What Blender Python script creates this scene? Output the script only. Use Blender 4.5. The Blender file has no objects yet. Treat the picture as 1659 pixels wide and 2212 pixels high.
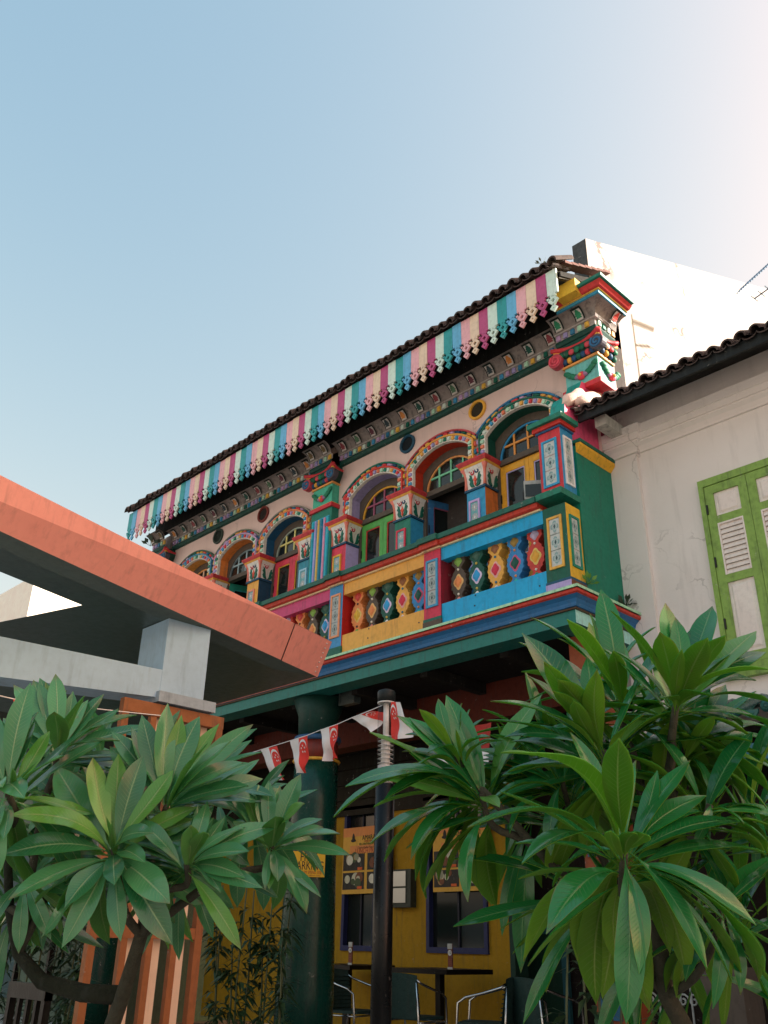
import bpy, math, random
from mathutils import Vector, Matrix
random.seed(7)
# ------------------------------------------------------------------ camera, sky, sun, exposure
sc = bpy.context.scene
COL = sc.collection
EYE = Vector((0, 0, 0.95))
YAW, PIT, ROL, FPX = math.radians(313.99342), math.radians(26.0386), math.radians(1.2119), 1917.3
fw = Vector((math.sin(YAW)*math.cos(PIT), math.cos(YAW)*math.cos(PIT), math.sin(PIT)))
rt0 = Vector((math.cos(YAW), -math.sin(YAW), 0)); up0 = rt0.cross(fw)
rt = rt0*math.cos(ROL) + up0*math.sin(ROL)
up = -rt0*math.sin(ROL) + up0*math.cos(ROL)
cd = bpy.data.cameras.new('camera'); cam = bpy.data.objects.new('camera', cd); COL.objects.link(cam)
cd.sensor_fit = 'VERTICAL'; cd.sensor_height = 24; cd.lens = 24*FPX/2212
cd.clip_start = .05; cd.clip_end = 3000
m = Matrix((rt, up, -fw)).transposed().to_4x4(); m.translation = EYE
cam.matrix_world = m
sc.camera = cam
SUN_AZ, SUN_EL = math.radians(46), math.radians(28)      # azimuth from +Y towards +X
w = bpy.data.worlds.new('World'); sc.world = w; w.use_nodes = True
nt = w.node_tree; bg = nt.nodes['Background']
sky = nt.nodes.new('ShaderNodeTexSky'); sky.sky_type = 'NISHITA'; sky.sun_disc = False
sky.sun_elevation = SUN_EL; sky.sun_rotation = SUN_AZ
sky.air_density = 1.8; sky.dust_density = 5.0; sky.ozone_density = 1.2; sky.altitude = 0
# hazy tropical air: one colour response for the whole dome
sepc = nt.nodes.new('ShaderNodeSeparateColor'); comb = nt.nodes.new('ShaderNodeCombineColor'); nt.links.new(sky.outputs[0], sepc.inputs[0])
for ch, (ref, out, gam) in enumerate(((1.39, 1.02, 1.26), (1.83, 1.31, .82), (2.26, 1.50, .56))):
    dv = nt.nodes.new('ShaderNodeMath'); dv.operation = 'DIVIDE'; dv.inputs[1].default_value = ref; nt.links.new(sepc.outputs[ch], dv.inputs[0])
    pw = nt.nodes.new('ShaderNodeMath'); pw.operation = 'POWER'; pw.inputs[1].default_value = gam; nt.links.new(dv.outputs[0], pw.inputs[0])
    mu = nt.nodes.new('ShaderNodeMath'); mu.operation = 'MULTIPLY'; mu.inputs[1].default_value = out; nt.links.new(pw.outputs[0], mu.inputs[0])
    mn = nt.nodes.new('ShaderNodeMath'); mn.operation = 'MINIMUM'; mn.inputs[1].default_value = 9; nt.links.new(mu.outputs[0], mn.inputs[0]); nt.links.new(mn.outputs[0], comb.inputs[ch])
nt.links.new(comb.outputs[0], bg.inputs[0]); bg.inputs[1].default_value = 0.15
sd = bpy.data.lights.new('sun', 'SUN'); sun = bpy.data.objects.new('sun', sd); COL.objects.link(sun)
sd.energy = 4.2; sd.angle = math.radians(.6); sd.color = (1, .90, .80)
sun.rotation_euler = Vector((-math.sin(SUN_AZ)*math.cos(SUN_EL), -math.cos(SUN_AZ)*math.cos(SUN_EL), -math.sin(SUN_EL))).to_track_quat('-Z', 'Y').to_euler()
sun.location = (8, 8, 12)
vs = sc.view_settings; vs.view_transform = 'Standard'; vs.look = 'None'; vs.gamma = 1; vs.exposure = 1.62
sc.cycles.max_bounces = 6; sc.cycles.transparent_max_bounces = 8

# ------------------------------------------------------------------ helpers
def at(px, py, depth=None, Y=None, Z=None, X=None):
    """a sight line of the survey picture (1659 x 2212) to a point in the world, at a forward depth or on a plane"""
    d = rt*((px-829.5)/FPX) - up*((py-1106)/FPX) + fw
    if Y is not None: depth = Y/d.y
    elif X is not None: depth = X/d.x
    elif Z is not None: depth = (Z-EYE.z)/d.z
    return EYE + d*depth
def lin(h):
    h = h.lstrip('#'); c = [int(h[i:i+2], 16)/255 for i in (0, 2, 4)]
    return tuple((x/12.92 if x <= .04045 else ((x+.055)/1.055)**2.4) for x in c)
class NB:
    def __init__(s, name):
        s.m = bpy.data.materials.new(name); s.m.use_nodes = True; s.t = s.m.node_tree
        s.b = s.t.nodes['Principled BSDF']; s.out = s.t.nodes['Material Output']
    def n(s, typ, **kw):
        o = s.t.nodes.new(typ)
        for k, v in kw.items():
            if k.startswith('i_'):
                o.inputs[int(k[2:])].default_value = v
            else: setattr(o, k, v)
        return o
    def l(s, a, b): s.t.links.new(a, b)
    def mix(s, fac, a, b, blend='MIX'):
        o = s.t.nodes.new('ShaderNodeMix'); o.data_type = 'RGBA'; o.blend_type = blend
        for k, v in ((0, fac), (6, a), (7, b)):
            if hasattr(v, 'is_linked'): s.l(v, o.inputs[k])
            else: o.inputs[k].default_value = v if k == 0 else (tuple(v)+(1,))[:4]
        return o.outputs[2]
    def math(s, op, a, b=0.0, c=0.0):
        o = s.t.nodes.new('ShaderNodeMath'); o.operation = op
        for k, v in enumerate((a, b, c)):
            if hasattr(v, 'is_linked'): s.l(v, o.inputs[k])
            else: o.inputs[k].default_value = v
        return o.outputs[0]
    def ramp(s, fac, a, b):
        o = s.t.nodes.new('ShaderNodeMapRange'); o.inputs[1].default_value = a; o.inputs[2].default_value = b
        s.l(fac, o.inputs[0]); return o.outputs[0]
    def noise(s, vec, scale, detail=4, rough=.55):
        o = s.t.nodes.new('ShaderNodeTexNoise'); o.inputs['Scale'].default_value = scale
        o.inputs['Detail'].default_value = detail; o.inputs['Roughness'].default_value = rough
        if vec is not None: s.l(vec, o.inputs['Vector'])
        return o.outputs[0]
_M = {}
GAIN = 1.3
def paint(hexc, rough=.55, wear=.35, grime=.35, gain=None, bump=.12, metal=0):
    """brushed paint on plaster or wood: uneven coat, grime in patches and runs, fine relief"""
    key = (hexc, rough, wear, grime, metal)
    if key in _M: return _M[key]
    g = gain or GAIN
    c = lin(hexc); g = min(g, .80/max(c)) if max(c) > 0 else g; c = [x*g for x in c]
    b = NB('paint_'+hexc.strip('#'))
    geo = b.n('ShaderNodeNewGeometry'); pos = geo.outputs['Position']
    n1 = b.noise(pos, 3.1, 6, .6); n2 = b.noise(pos, 21, 4, .65)
    mp = b.n('ShaderNodeMapping'); mp.inputs['Scale'].default_value = (9, 9, 1.1); b.l(pos, mp.inputs[0])
    n3 = b.noise(mp.outputs[0], 2.3, 5, .6)
    dark = [x*.62 for x in c]; light = [min(.85, x*1.12) for x in c]
    col = b.mix(b.ramp(n1, .35, .7), c, light)
    col = b.mix(b.math('MULTIPLY', b.ramp(n2, .46, .72), min(1, wear*1.35)), col, dark)
    col = b.mix(b.math('MULTIPLY', b.ramp(n3, .53, .80), min(1, grime*1.45)), col, (.045, .05, .045))
    chip = b.math('MULTIPLY', b.ramp(b.noise(pos, 13, 6, .7), .655, .675), min(1, wear*1.6))
    col = b.mix(b.math('MULTIPLY', chip, .55), col, (.42, .40, .37))
    b.l(col, b.b.inputs['Base Color']); b.b.inputs['Specular IOR Level'].default_value = .3
    r = b.math('MULTIPLY_ADD', n2, .25, rough-.12); b.l(r, b.b.inputs['Roughness'])
    b.b.inputs['Metallic'].default_value = metal
    if bump:
        bp = b.n('ShaderNodeBump'); bp.inputs['Strength'].default_value = bump; bp.inputs['Distance'].default_value = .01
        b.l(b.noise(pos, 60, 4, .6), bp.inputs['Height']); b.l(bp.outputs[0], b.b.inputs['Normal'])
    _M[key] = b.m; return b.m
def simple(name, col, rough=.5, metal=0, spec=.5, trans=0, emit=None):
    if name in _M: return _M[name]
    b = NB(name); p = b.b
    p.inputs['Base Color'].default_value = tuple(col)+(1,); p.inputs['Roughness'].default_value = rough
    p.inputs['Metallic'].default_value = metal; p.inputs['Transmission Weight'].default_value = trans
    _M[name] = b.m; return b.m

class MB:
    """collects faces for one mesh"""
    def __init__(s): s.v = []; s.f = []; s.mi = []; s.uv = None
    def add(s, vs, fs, mi=0):
        o = len(s.v); s.v += [tuple(x) for x in vs]
        s.f += [tuple(i+o for i in f) for f in fs]; s.mi += [mi]*len(fs); return s
    def box(s, x0, x1, y0, y1, z0, z1, mi=0, sides=None):
        v = [(x, y, z) for z in (z0, z1) for y in (y0, y1) for x in (x0, x1)]
        f = [(0, 2, 3, 1), (4, 5, 7, 6), (0, 1, 5, 4), (2, 6, 7, 3), (0, 4, 6, 2), (1, 3, 7, 5)]
        o = len(s.v); s.add(v, f, mi)
        if sides:                                     # sides: dict face-index -> material; 2 front(-y) 5 right(+x) 4 left 1 top
            for k, mm in sides.items(): s.mi[len(s.mi)-6+k] = mm
        return s
    def prism(s, pts, a, b, axis='y', mi=0):
        """pts 2-D outline counter-clockwise, extruded between a and b along an axis"""
        n = len(pts)
        def P(p, t): return (p[0], t, p[1]) if axis == 'y' else ((t, p[0], p[1]) if axis == 'x' else (p[0], p[1], t))
        v = [P(p, a) for p in pts]+[P(p, b) for p in pts]
        f = [tuple(range(n)), tuple(range(2*n-1, n-1, -1))]+[((i+1) % n, i, n+i, n+(i+1) % n) for i in range(n)]
        return s.add(v, f, mi)
    def ring(s, outer, inner, a, b, mi=0):
        """plate between two outlines of equal point count in XZ, from y=a to y=b; closed outlines"""
        n = len(outer); v = [(p[0], a, p[1]) for p in outer]+[(p[0], a, p[1]) for p in inner]+[(p[0], b, p[1]) for p in outer]+[(p[0], b, p[1]) for p in inner]
        f = []
        for i in range(n):
            j = (i+1) % n
            f += [(i, j, n+j, n+i), (2*n+j, 2*n+i, 3*n+i, 3*n+j), (j, i, 2*n+i, 2*n+j), (n+i, n+j, 3*n+j, 3*n+i)]
        return s.add(v, f, mi)
    def strip(s, outer, inner, a, b, mi=0):
        """as ring but open"""
        n = len(outer); v = [(p[0], a, p[1]) for p in outer]+[(p[0], a, p[1]) for p in inner]+[(p[0], b, p[1]) for p in outer]+[(p[0], b, p[1]) for p in inner]
        f = [(0, n, 3*n, 2*n), (n-1, 3*n-1, 4*n-1, 2*n-1)]
        for i in range(n-1):
            j = i+1
            f += [(i, j, n+j, n+i), (2*n+j, 2*n+i, 3*n+i, 3*n+j), (j, i, 2*n+i, 2*n+j), (n+i, n+j, 3*n+j, 3*n+i)]
        return s.add(v, f, mi)
    def tube(s, path, r, n=8, mi=0, cap=True):
        path = [Vector(p) for p in path]; k = len(path)
        rs = r if isinstance(r, (list, tuple)) else [r]*k
        o = len(s.v); prev = None
        for i, p in enumerate(path):
            t = (path[min(i+1, k-1)]-path[max(i-1, 0)]).normalized()
            if prev is None:
                a = t.orthogonal().normalized()
            else:
                a = (prev-t*prev.dot(t)).normalized()
            prev = a; bb = t.cross(a)
            for j in range(n):
                th = 2*math.pi*j/n
                s.v.append(tuple(p+(a*math.cos(th)+bb*math.sin(th))*rs[i]))
        for i in range(k-1):
            for j in range(n):
                s.f.append((o+i*n+j, o+i*n+(j+1) % n, o+(i+1)*n+(j+1) % n, o+(i+1)*n+j)); s.mi.append(mi)
        if cap:
            s.f.append(tuple(o+j for j in range(n))[::-1]); s.mi.append(mi)
            s.f.append(tuple(o+(k-1)*n+j for j in range(n))); s.mi.append(mi)
        return s
    def lathe(s, prof, n=24, c=(0, 0), mi=0):
        """prof list of (radius, z)"""
        o = len(s.v)
        for r, z in prof:
            for j in range(n):
                th = 2*math.pi*j/n; s.v.append((c[0]+r*math.cos(th), c[1]+r*math.sin(th), z))
        for i in range(len(prof)-1):
            for j in range(n):
                s.f.append((o+i*n+j, o+i*n+(j+1) % n, o+(i+1)*n+(j+1) % n, o+(i+1)*n+j)); s.mi.append(mi)
        s.f.append(tuple(o+j for j in range(n))[::-1]); s.mi.append(mi)
        s.f.append(tuple(o+(len(prof)-1)*n+j for j in range(n))); s.mi.append(mi)
        return s
    def blob(s, c, r, mi=0, n=8, k=5):
        c = Vector(c); r = Vector(r) if hasattr(r, '__len__') else Vector((r, r, r)); o = len(s.v)
        for i in range(k+1):
            ph = math.pi*i/k
            for j in range(n):
                th = 2*math.pi*j/n
                s.v.append((c.x+r.x*math.sin(ph)*math.cos(th), c.y+r.y*math.sin(ph)*math.sin(th), c.z+r.z*math.cos(ph)))
        for i in range(k):
            for j in range(n):
                s.f.append((o+i*n+(j+1) % n, o+i*n+j, o+(i+1)*n+j, o+(i+1)*n+(j+1) % n)); s.mi.append(mi)
        return s
    def disc(s, c, r, y0, y1, n=20, mi=0, rz=None):
        rz = rz or r
        return s.prism([(c[0]+r*math.cos(2*math.pi*i/n), c[1]+rz*math.sin(2*math.pi*i/n)) for i in range(n)], y0, y1, 'y', mi)
    def mesh(s, name, mats=(), smooth=False):
        me = bpy.data.meshes.new(name); me.from_pydata(s.v, [], s.f)
        for mm in (mats if isinstance(mats, (list, tuple)) else [mats]): me.materials.append(mm)
        me.polygons.foreach_set('material_index', s.mi)
        if s.uv:
            ul = me.uv_layers.new(name='UVMap')
            for lp in me.loops: ul.data[lp.index].uv = s.uv[lp.vertex_index]
        me.update()
        if smooth: me.polygons.foreach_set('use_smooth', [True]*len(me.polygons))
        return me
    def build(s, name, mats, parent=None, smooth=False, loc=None):
        return obj(name, s.mesh(name, mats, smooth), parent, loc)
ROOTLOC = {}
def obj(name, me, parent=None, loc=None, rot=None, scale=None, mat=None):
    o = bpy.data.objects.new(name, me); COL.objects.link(o)
    if parent is not None:
        o.parent = parent
        if parent.name in ROOTLOC: o.matrix_parent_inverse = Matrix.Translation(-ROOTLOC[parent.name])
    if loc is not None: o.location = loc
    if rot is not None: o.rotation_euler = rot
    if scale is not None: o.scale = scale
    if mat is not None:
        o.material_slots[0].link = 'OBJECT'; o.material_slots[0].material = mat
    return o
def tag(o, label, cat, group=None):
    o['label'] = label; o['category'] = cat
    if group: o['group'] = group
    return o
def root(name, loc, label, cat, group=None, world=True):
    """an Empty at the base of a thing; its parts are given in world coordinates when world is set"""
    o = bpy.data.objects.new(name, None); COL.objects.link(o); o.location = loc; o.empty_display_size = .1
    if world: ROOTLOC[o.name] = Vector(loc)
    return tag(o, label, cat, group)
def struct(o): o['kind'] = 'structure'; return o
def text_mesh(name, body, size, mat, extrude=.0006, align='CENTER', sx=1.0, shear=0):
    cu = bpy.data.curves.new(name, 'FONT'); cu.body = body; cu.size = size; cu.align_x = align; cu.align_y = 'CENTER'
    cu.extrude = extrude; cu.resolution_u = 2; cu.shear = shear
    t = bpy.data.objects.new(name, cu); COL.objects.link(t)
    me = bpy.data.meshes.new_from_object(t); bpy.data.objects.remove(t); me.name = name
    for v in me.vertices: v.co.x *= sx
    me.materials.clear(); me.materials.append(mat); return me
def wall_rot(rz=0): return (math.pi/2, 0, rz)
# tiled motif: pale glazed tile printed with a teal flower
def tile_mat(name, bgc, fc, cc, petals=4):
    if name in _M: return _M[name]
    b = NB(name); tc = b.n('ShaderNodeTexCoord'); mp = b.n('ShaderNodeMapping')
    mp.inputs['Location'].default_value = (-.5, -.5, -.5); b.l(tc.outputs['Generated'], mp.inputs[0])
    sx = b.n('ShaderNodeSeparateXYZ'); b.l(mp.outputs[0], sx.inputs[0])
    x, z = sx.outputs[0], sx.outputs[2]
    r = b.math('SQRT', b.math('ADD', b.math('MULTIPLY', x, x), b.math('MULTIPLY', z, z)))
    th = b.math('ARCTAN2', z, x)
    pet = b.math('ABSOLUTE', b.math('COSINE', b.math('MULTIPLY', th, petals/2)))
    rr = b.math('MULTIPLY_ADD', pet, .17, .24)
    inside = b.math('LESS_THAN', r, rr); rim = b.math('LESS_THAN', r, b.math('MULTIPLY', rr, .72))
    core = b.math('LESS_THAN', b.math('ADD', b.math('MULTIPLY', b.math('ABSOLUTE', x), 1.6), b.math('MULTIPLY', b.math('ABSOLUTE', z), .95)), .17)
    wob = b.noise(tc.outputs['Generated'], 9, 3)
    swirl = b.math('GREATER_THAN', b.math('SINE', b.math('ADD', b.math('MULTIPLY', r, 52), b.math('MULTIPLY', wob, 9))), .1)
    col = b.mix(b.math('MULTIPLY', inside, b.math('MULTIPLY_ADD', swirl, .6, .35)), bgc, fc)
    col = b.mix(b.math('MULTIPLY', rim, b.math('MULTIPLY', swirl, .6)), col, bgc)
    col = b.mix(core, col, cc)
    geo = b.n('ShaderNodeNewGeometry')
    col = b.mix(b.math('MULTIPLY', b.ramp(b.noise(geo.outputs['Position'], 25, 5), .52, .8), .5), col, (.1, .1, .09))
    b.l(col, b.b.inputs['Base Color']); b.b.inputs['Roughness'].default_value = .3
    bp = b.n('ShaderNodeBump'); bp.inputs['Strength'].default_value = .35; bp.inputs['Distance'].default_value = .01
    b.l(b.math('ADD', inside, swirl), bp.inputs['Height']); b.l(bp.outputs[0], b.b.inputs['Normal'])
    _M[name] = b.m; return b.m
# frequently used colours
BLUE = '#128fbe'; YEL = '#e2a24a'; RED = '#b8323f'; GRN = '#175a4c'; TEALG = '#2d9a88'; TEAL = '#2b8e92'; LIL = '#a793bd'; CREAM = '#e6cdb0'
ORG = '#d07a3c'; PINK = '#c9808f'; MAG = '#b4436f'; NAVY = '#1f3f5e'; MINT = '#bcd2c6'; WHITE = '#d9d2cd'; BROWN = '#4b3a34'; CORAL = '#df7c6c'; DKG = '#12332d'; CHAR = '#2a2b2a'; BRICK = '#b0432f'
glass = simple('dark_window_glass', (.012, .016, .016), .08)

def cracked(name, c0, c1, scale=.55, stainamt=.4, crackamt=.6):
    gw = NB(name); geo = gw.n('ShaderNodeNewGeometry'); pos = geo.outputs['Position']
    col = gw.mix(gw.ramp(gw.noise(pos, 1.7, 7, .62), .3, .75), c0, c1)
    mp = gw.n('ShaderNodeMapping'); mp.inputs['Scale'].default_value = (5, 5, .6); gw.l(pos, mp.inputs[0])
    col = gw.mix(gw.math('MULTIPLY', gw.ramp(gw.noise(mp.outputs[0], 1.6, 6, .65), .55, .85), stainamt), col, (.22, .20, .18))
    col = gw.mix(gw.math('MULTIPLY', gw.ramp(gw.noise(pos, 9, 8, .75), .66, .74), stainamt*.8), col, (.20, .18, .16))
    vor = gw.n('ShaderNodeTexVoronoi'); vor.feature = 'DISTANCE_TO_EDGE'; vor.inputs['Scale'].default_value = scale
    nz = gw.n('ShaderNodeTexNoise'); nz.inputs['Scale'].default_value = 5; nz.inputs['Detail'].default_value = 5; gw.l(pos, nz.inputs['Vector'])
    scl = gw.n('ShaderNodeVectorMath'); scl.operation = 'SCALE'; scl.inputs['Scale'].default_value = .4; gw.l(nz.outputs['Color'], scl.inputs[0])
    wv = gw.n('ShaderNodeVectorMath'); wv.operation = 'ADD'; gw.l(pos, wv.inputs[0]); gw.l(scl.outputs[0], wv.inputs[1]); gw.l(wv.outputs[0], vor.inputs['Vector'])
    crack = gw.math('MULTIPLY', gw.math('LESS_THAN', vor.outputs['Distance'], .007), gw.ramp(gw.noise(pos, 1.1, 2), .5, .58))
    gw.l(gw.mix(gw.math('MULTIPLY', crack, crackamt), col, (.16, .13, .12)), gw.b.inputs['Base Color']); gw.b.inputs['Roughness'].default_value = .85; gw.b.inputs['Specular IOR Level'].default_value = .2
    bp = gw.n('ShaderNodeBump'); bp.inputs['Strength'].default_value = .2; bp.inputs['Distance'].default_value = .01; gw.l(gw.noise(pos, 40, 5), bp.inputs['Height']); gw.l(bp.outputs[0], gw.b.inputs['Normal'])
    return gw.m
# ------------------------------------------------------------------ ground
gb = NB('paving'); geo = gb.n('ShaderNodeNewGeometry')
gcol = gb.mix(gb.ramp(gb.noise(geo.outputs['Position'], 1.3, 6), .3, .7), (.30, .285, .265), (.40, .385, .36))
gcol = gb.mix(gb.math('MULTIPLY', gb.ramp(gb.noise(geo.outputs['Position'], 34, 3), .5, .7), .5), gcol, (.2, .19, .175))
gb.l(gcol, gb.b.inputs['Base Color']); gb.b.inputs['Roughness'].default_value = .85
g = MB().add([(-400, -400, -.14), (400, -400, -.14), (400, 400, -.14), (-400, 400, -.14)], [(0, 1, 2, 3)]).build('ground', gb.m); struct(g)
# ------------------------------------------------------------------ the painted shophouse
XR, XL = -3.93, -12.28
YW = 6.78; ZF = 3.67
PC = [-4.38, -5.50, -6.62, -7.74, -8.40, -9.52, -10.64, -11.76]          # short pilasters
WC = [-4.94, -6.06, -7.18, -8.96, -10.08, -11.20]                        # windows
H = root('painted_shophouse', (-8.1, 6.4, 0), 'two storey shophouse painted in many colours, with striped eaves boards and balcony', 'building')
def hp(mb, name, mat, smooth=False, parent=None): return mb.build(name, mat, parent or H, smooth)
# arch outline
AH, ARISE, AZ = .435, .17, 6.265
AR = (AH*AH+ARISE*ARISE)/(2*ARISE); ACZ = AZ-AR
def arch_path(xc, o, zb, n=18):
    h = AH+o; R = AR+o; zs = ACZ+math.sqrt(R*R-h*h); a0 = math.asin(h/R)
    return [(xc-h, zb)]+[(xc+R*math.sin(a0*(2*i/n-1)), ACZ+R*math.cos(a0*(2*i/n-1))) for i in range(n+1)]+[(xc+h, zb)]
plaster = cracked('pink_plaster', (.70, .53, .49), (.78, .60, .56), 1.1, .3, .3)
# wall with its arched openings
wb = MB()
ZT = 6.67
for xc in WC:
    p = arch_path(xc, 0, ZF)
    for a, b in zip(p[1:-2], p[2:-1]):
        wb.add([(a[0], YW, a[1]), (b[0], YW, b[1]), (b[0], YW, ZT), (a[0], YW, ZT)], [(0, 1, 2, 3)])
edges = sorted([XL]+[x-AH for x in WC]+[x+AH for x in WC]+[XR-.02])
for a, b in zip(edges[::2], edges[1::2]):
    wb.add([(a, YW, ZF), (b, YW, ZF), (b, YW, ZT), (a, YW, ZT)], [(0, 1, 2, 3)])
hp(wb, 'wall', plaster)
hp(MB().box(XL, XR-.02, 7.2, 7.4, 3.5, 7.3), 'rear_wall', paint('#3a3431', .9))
hp(MB().box(XL, XL+.2, YW+.01, 12, ZF, 7.0), 'party_wall', plaster)
revc = ['#12483c', '#a8321f', '#8d86ac', '#1d4d70', '#d07a3c', '#d8964a']
ringc = ['#1b5a4b', '#e2a24a', '#bb3a33', '#cf7a55', '#a98bb0', '#3d7d9c']
outc = ['#2f6f96', '#a8424a', '#1f6a5a', '#7d7a72', '#6c7466', '#3a5a4c']
jamb = ['#3b7ca0', '#5d8a86', '#c8939a', '#2a8a80', '#2a8a80', '#a06a9a']
BEADS = ['#2c6e92', '#d9984a', '#a98bb0', '#c45a48', '#17594b', '#c23b42', '#e0b04c', '#24466a']
BLK = ['#c23b42', '#9fc7ae', '#d9a050', '#8f87b5', '#1c6f5c', '#3b86b0', '#d9785a', '#b9c9c0']
bead_me = MB(); bead_me.tube([(-.5, 0, 0), (-.42, 0, 0), (0, 0, 0), (.42, 0, 0), (.5, 0, 0)], [.2, .44, .5, .44, .2], 8); bead_me = bead_me.mesh('bead', paint('#ffffff'), True)
blk_me = MB().add([(-.5, -.5, -.5), (.5, -.5, -.5), (.42, -.5, .5), (-.42, -.5, .5), (-.5, .5, -.5), (.5, .5, -.5), (.42, .5, .5), (-.42, .5, .5)],
                  [(0, 1, 2, 3), (5, 4, 7, 6), (0, 3, 7, 4), (1, 5, 6, 2), (3, 2, 6, 7), (0, 4, 5, 1)]).mesh('block', paint('#ffffff'))
def walk(path, step):
    """points and angles evenly spaced along a polyline"""
    L = [0]
    for a, b in zip(path, path[1:]): L.append(L[-1]+math.hypot(b[0]-a[0], b[1]-a[1]))
    n = max(2, round(L[-1]/step)); st = L[-1]/n; out = []; k = 0
    for i in range(n):
        d = st*(i+.5)
        while L[k+1] < d: k += 1
        t = (d-L[k])/(L[k+1]-L[k]); a, b = path[k], path[k+1]
        out.append((a[0]+(b[0]-a[0])*t, a[1]+(b[1]-a[1])*t, math.atan2(b[1]-a[1], b[0]-a[0]), st))
    return out
ZC = 5.80
white_band = paint('#cfc9c2', .7, .3, .45)
for wi, xc in enumerate(WC):
    bnd = MB().strip(arch_path(xc, .066, ZC), arch_path(xc, 0, ZC), YW-.045, YW+.004)
    arch = hp(bnd, 'arch', white_band)
    hp(MB().strip(arch_path(xc, .086, ZC), arch_path(xc, .066, ZC), YW-.062, YW+.004), 'arch_moulding', paint(ringc[wi]), parent=arch)
    hp(MB().strip(arch_path(xc, .125, ZC), arch_path(xc, .086, ZC), YW-.03, YW+.004), 'bead_bed', paint('#8a8178', .8), parent=arch)
    pth = arch_path(xc, .142, 6.16); 
    hp(MB().strip(arch_path(xc, .146, 6.12)[1:-1], arch_path(xc, .125, 6.12)[1:-1], YW-.055, YW+.004), 'hood_moulding', paint(outc[wi], .7, .6, .6), parent=arch)
    for k, (x, z, a, st) in enumerate(walk(arch_path(xc, .034, ZC+.01), .064)):
        obj('block', blk_me, arch, (x, YW-.052, z), (0, -a, 0), (.038, .026, .044), paint(BLK[(k*3+wi*2) % 8]))
    for k, (x, z, a, st) in enumerate(walk(arch_path(xc, .106, ZC+.01), .098)):
        obj('bead', bead_me, arch, (x, YW-.038, z), (0, -a, 0), (st*(.62 if k % 3 else .9), .05, .036), paint(BEADS[(k*5+wi*3) % 8]))
    rv = MB(); p = arch_path(xc, 0, ZF)
    for a, b in zip(p, p[1:]): rv.add([(a[0], YW, a[1]), (a[0], YW+.21, a[1]), (b[0], YW+.21, b[1]), (b[0], YW, b[1])], [(0, 1, 2, 3)])
    hp(rv, 'arch_reveal', paint(revc[wi]))
# windows: arched fanlight, transom and a pair of casements
framem = paint('#4f463e', .6); YF = 6.915
fanc = ['#d9924a', '#6fb894', '#8a4a62', '#c9c07a', '#8fa7ae', '#c9a890']
fanrim = ['#2f7fae', '#c98a52', '#d9a03c', '#8f9a90', '#6a7a80', '#c98a52']
shc = ['#e0a02f', '#2d5f8a', '#4f9a4c', '#c3394c', '#1f7a6a', '#c3784c']
trimc = ['#a9a2c9', '#8a4a62', '#b8423f', '#d9a83c', '#2b8e92', '#e0c070']
FH, FZ0, FR = .385, 5.83, .34
def fan_path(xc, o, zb, n=18):
    h = FH-o
    return [(xc-h, zb)]+[(xc-h*math.cos(math.pi*i/n), FZ0+(FR-o)*math.sin(math.pi*i/n)) for i in range(n+1)]+[(xc+h, zb)]
for wi, xc in enumerate(WC):
    fr = MB()
    op = arch_path(xc, -.002, ZF); ip = fan_path(xc, 0, ZF)
    fr.strip(op, ip, YF, YF+.05)
    fr.box(xc-FH, xc+FH, YF-.02, YF+.06, 5.75, 5.815)
    win = hp(fr, 'window', framem)
    hp(MB().strip(fan_path(xc, 0, 5.815), fan_path(xc, .022, 5.815), YF+.012, YF+.045), 'fan_rim', paint(fanrim[wi]), parent=win)
    mt = paint(fanc[wi])
    for k in range(-1, 2):
        x = xc+k*.185; zt = FZ0+(FR-.02)*math.sqrt(1-((x-xc)/(FH-.02))**2)
        hp(MB().box(x-.011, x+.011, YF+.016, YF+.042, 5.815, zt), 'muntin', mt, parent=win)
    zt = 5.985; hx = (FH-.02)*math.sqrt(1-((zt-FZ0)/(FR-.02))**2)
    hp(MB().box(xc-hx, xc+hx, YF+.013, YF+.045, zt-.011, zt+.011), 'muntin', mt, parent=win)
    gp = fan_path(xc, .01, 5.80)
    hp(MB().prism(gp[::-1], YF+.030, YF+.034), 'pane', glass, parent=win)
    opened = wi in (1, 4)
    for sgn in (-1, 1):
        x0 = xc if sgn > 0 else xc-FH; c = MB(); W = FH; z0, z1 = 3.72, 5.745
        # leaf in local coordinates hinged on its outer edge (x = 0)
        c.box(0, .07, -.02, .02, z0, z1).box(W-.062, W-.002, -.02, .02, z0, z1)
        c.box(.07, W-.062, -.02, .02, z1-.085, z1).box(.07, W-.062, -.02, .02, 4.55, 4.64).box(.07, W-.062, -.02, .02, z0, z0+.1)
        c.box(.07, W-.062, -.008, .012, z0+.1, 4.55)
        c.box(.115, W-.107, -.016, -.008, z0+.15, 4.50)
        leaf = c.build('casement', paint(shc[wi], .45), win)
        tr = MB()
        for a, b_, c_, d_ in ((.07, .083, 4.64, z1-.085), (W-.075, W-.062, 4.64, z1-.085), (.083, W-.075, 4.64, 4.653), (.083, W-.075, z1-.098, z1-.085)):
            tr.box(a, b_, -.012, .014, c_, d_)
        tr.build('glazing_bead', paint(trimc[wi]), leaf)
        MB().box(.083, W-.075, .0, .006, 4.653, z1-.098).build('pane', glass, leaf)
        MB().box(-.004, .01, -.03, -.02, 5.3, 5.4).build('hinge', simple('iron', (.03, .03, .03), .5, .6), leaf)
        ang = 0
        if opened: ang = math.radians(72 if sgn < 0 else 80)
        leaf.location = (xc+sgn*FH, YF+.03, 0)
        if sgn > 0: leaf.scale = (-1, 1, 1)
        leaf.rotation_euler = (0, 0, ang if sgn < 0 else -ang)
        if opened and sgn > 0: leaf.rotation_euler = (0, 0, -math.radians(75))
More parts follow.
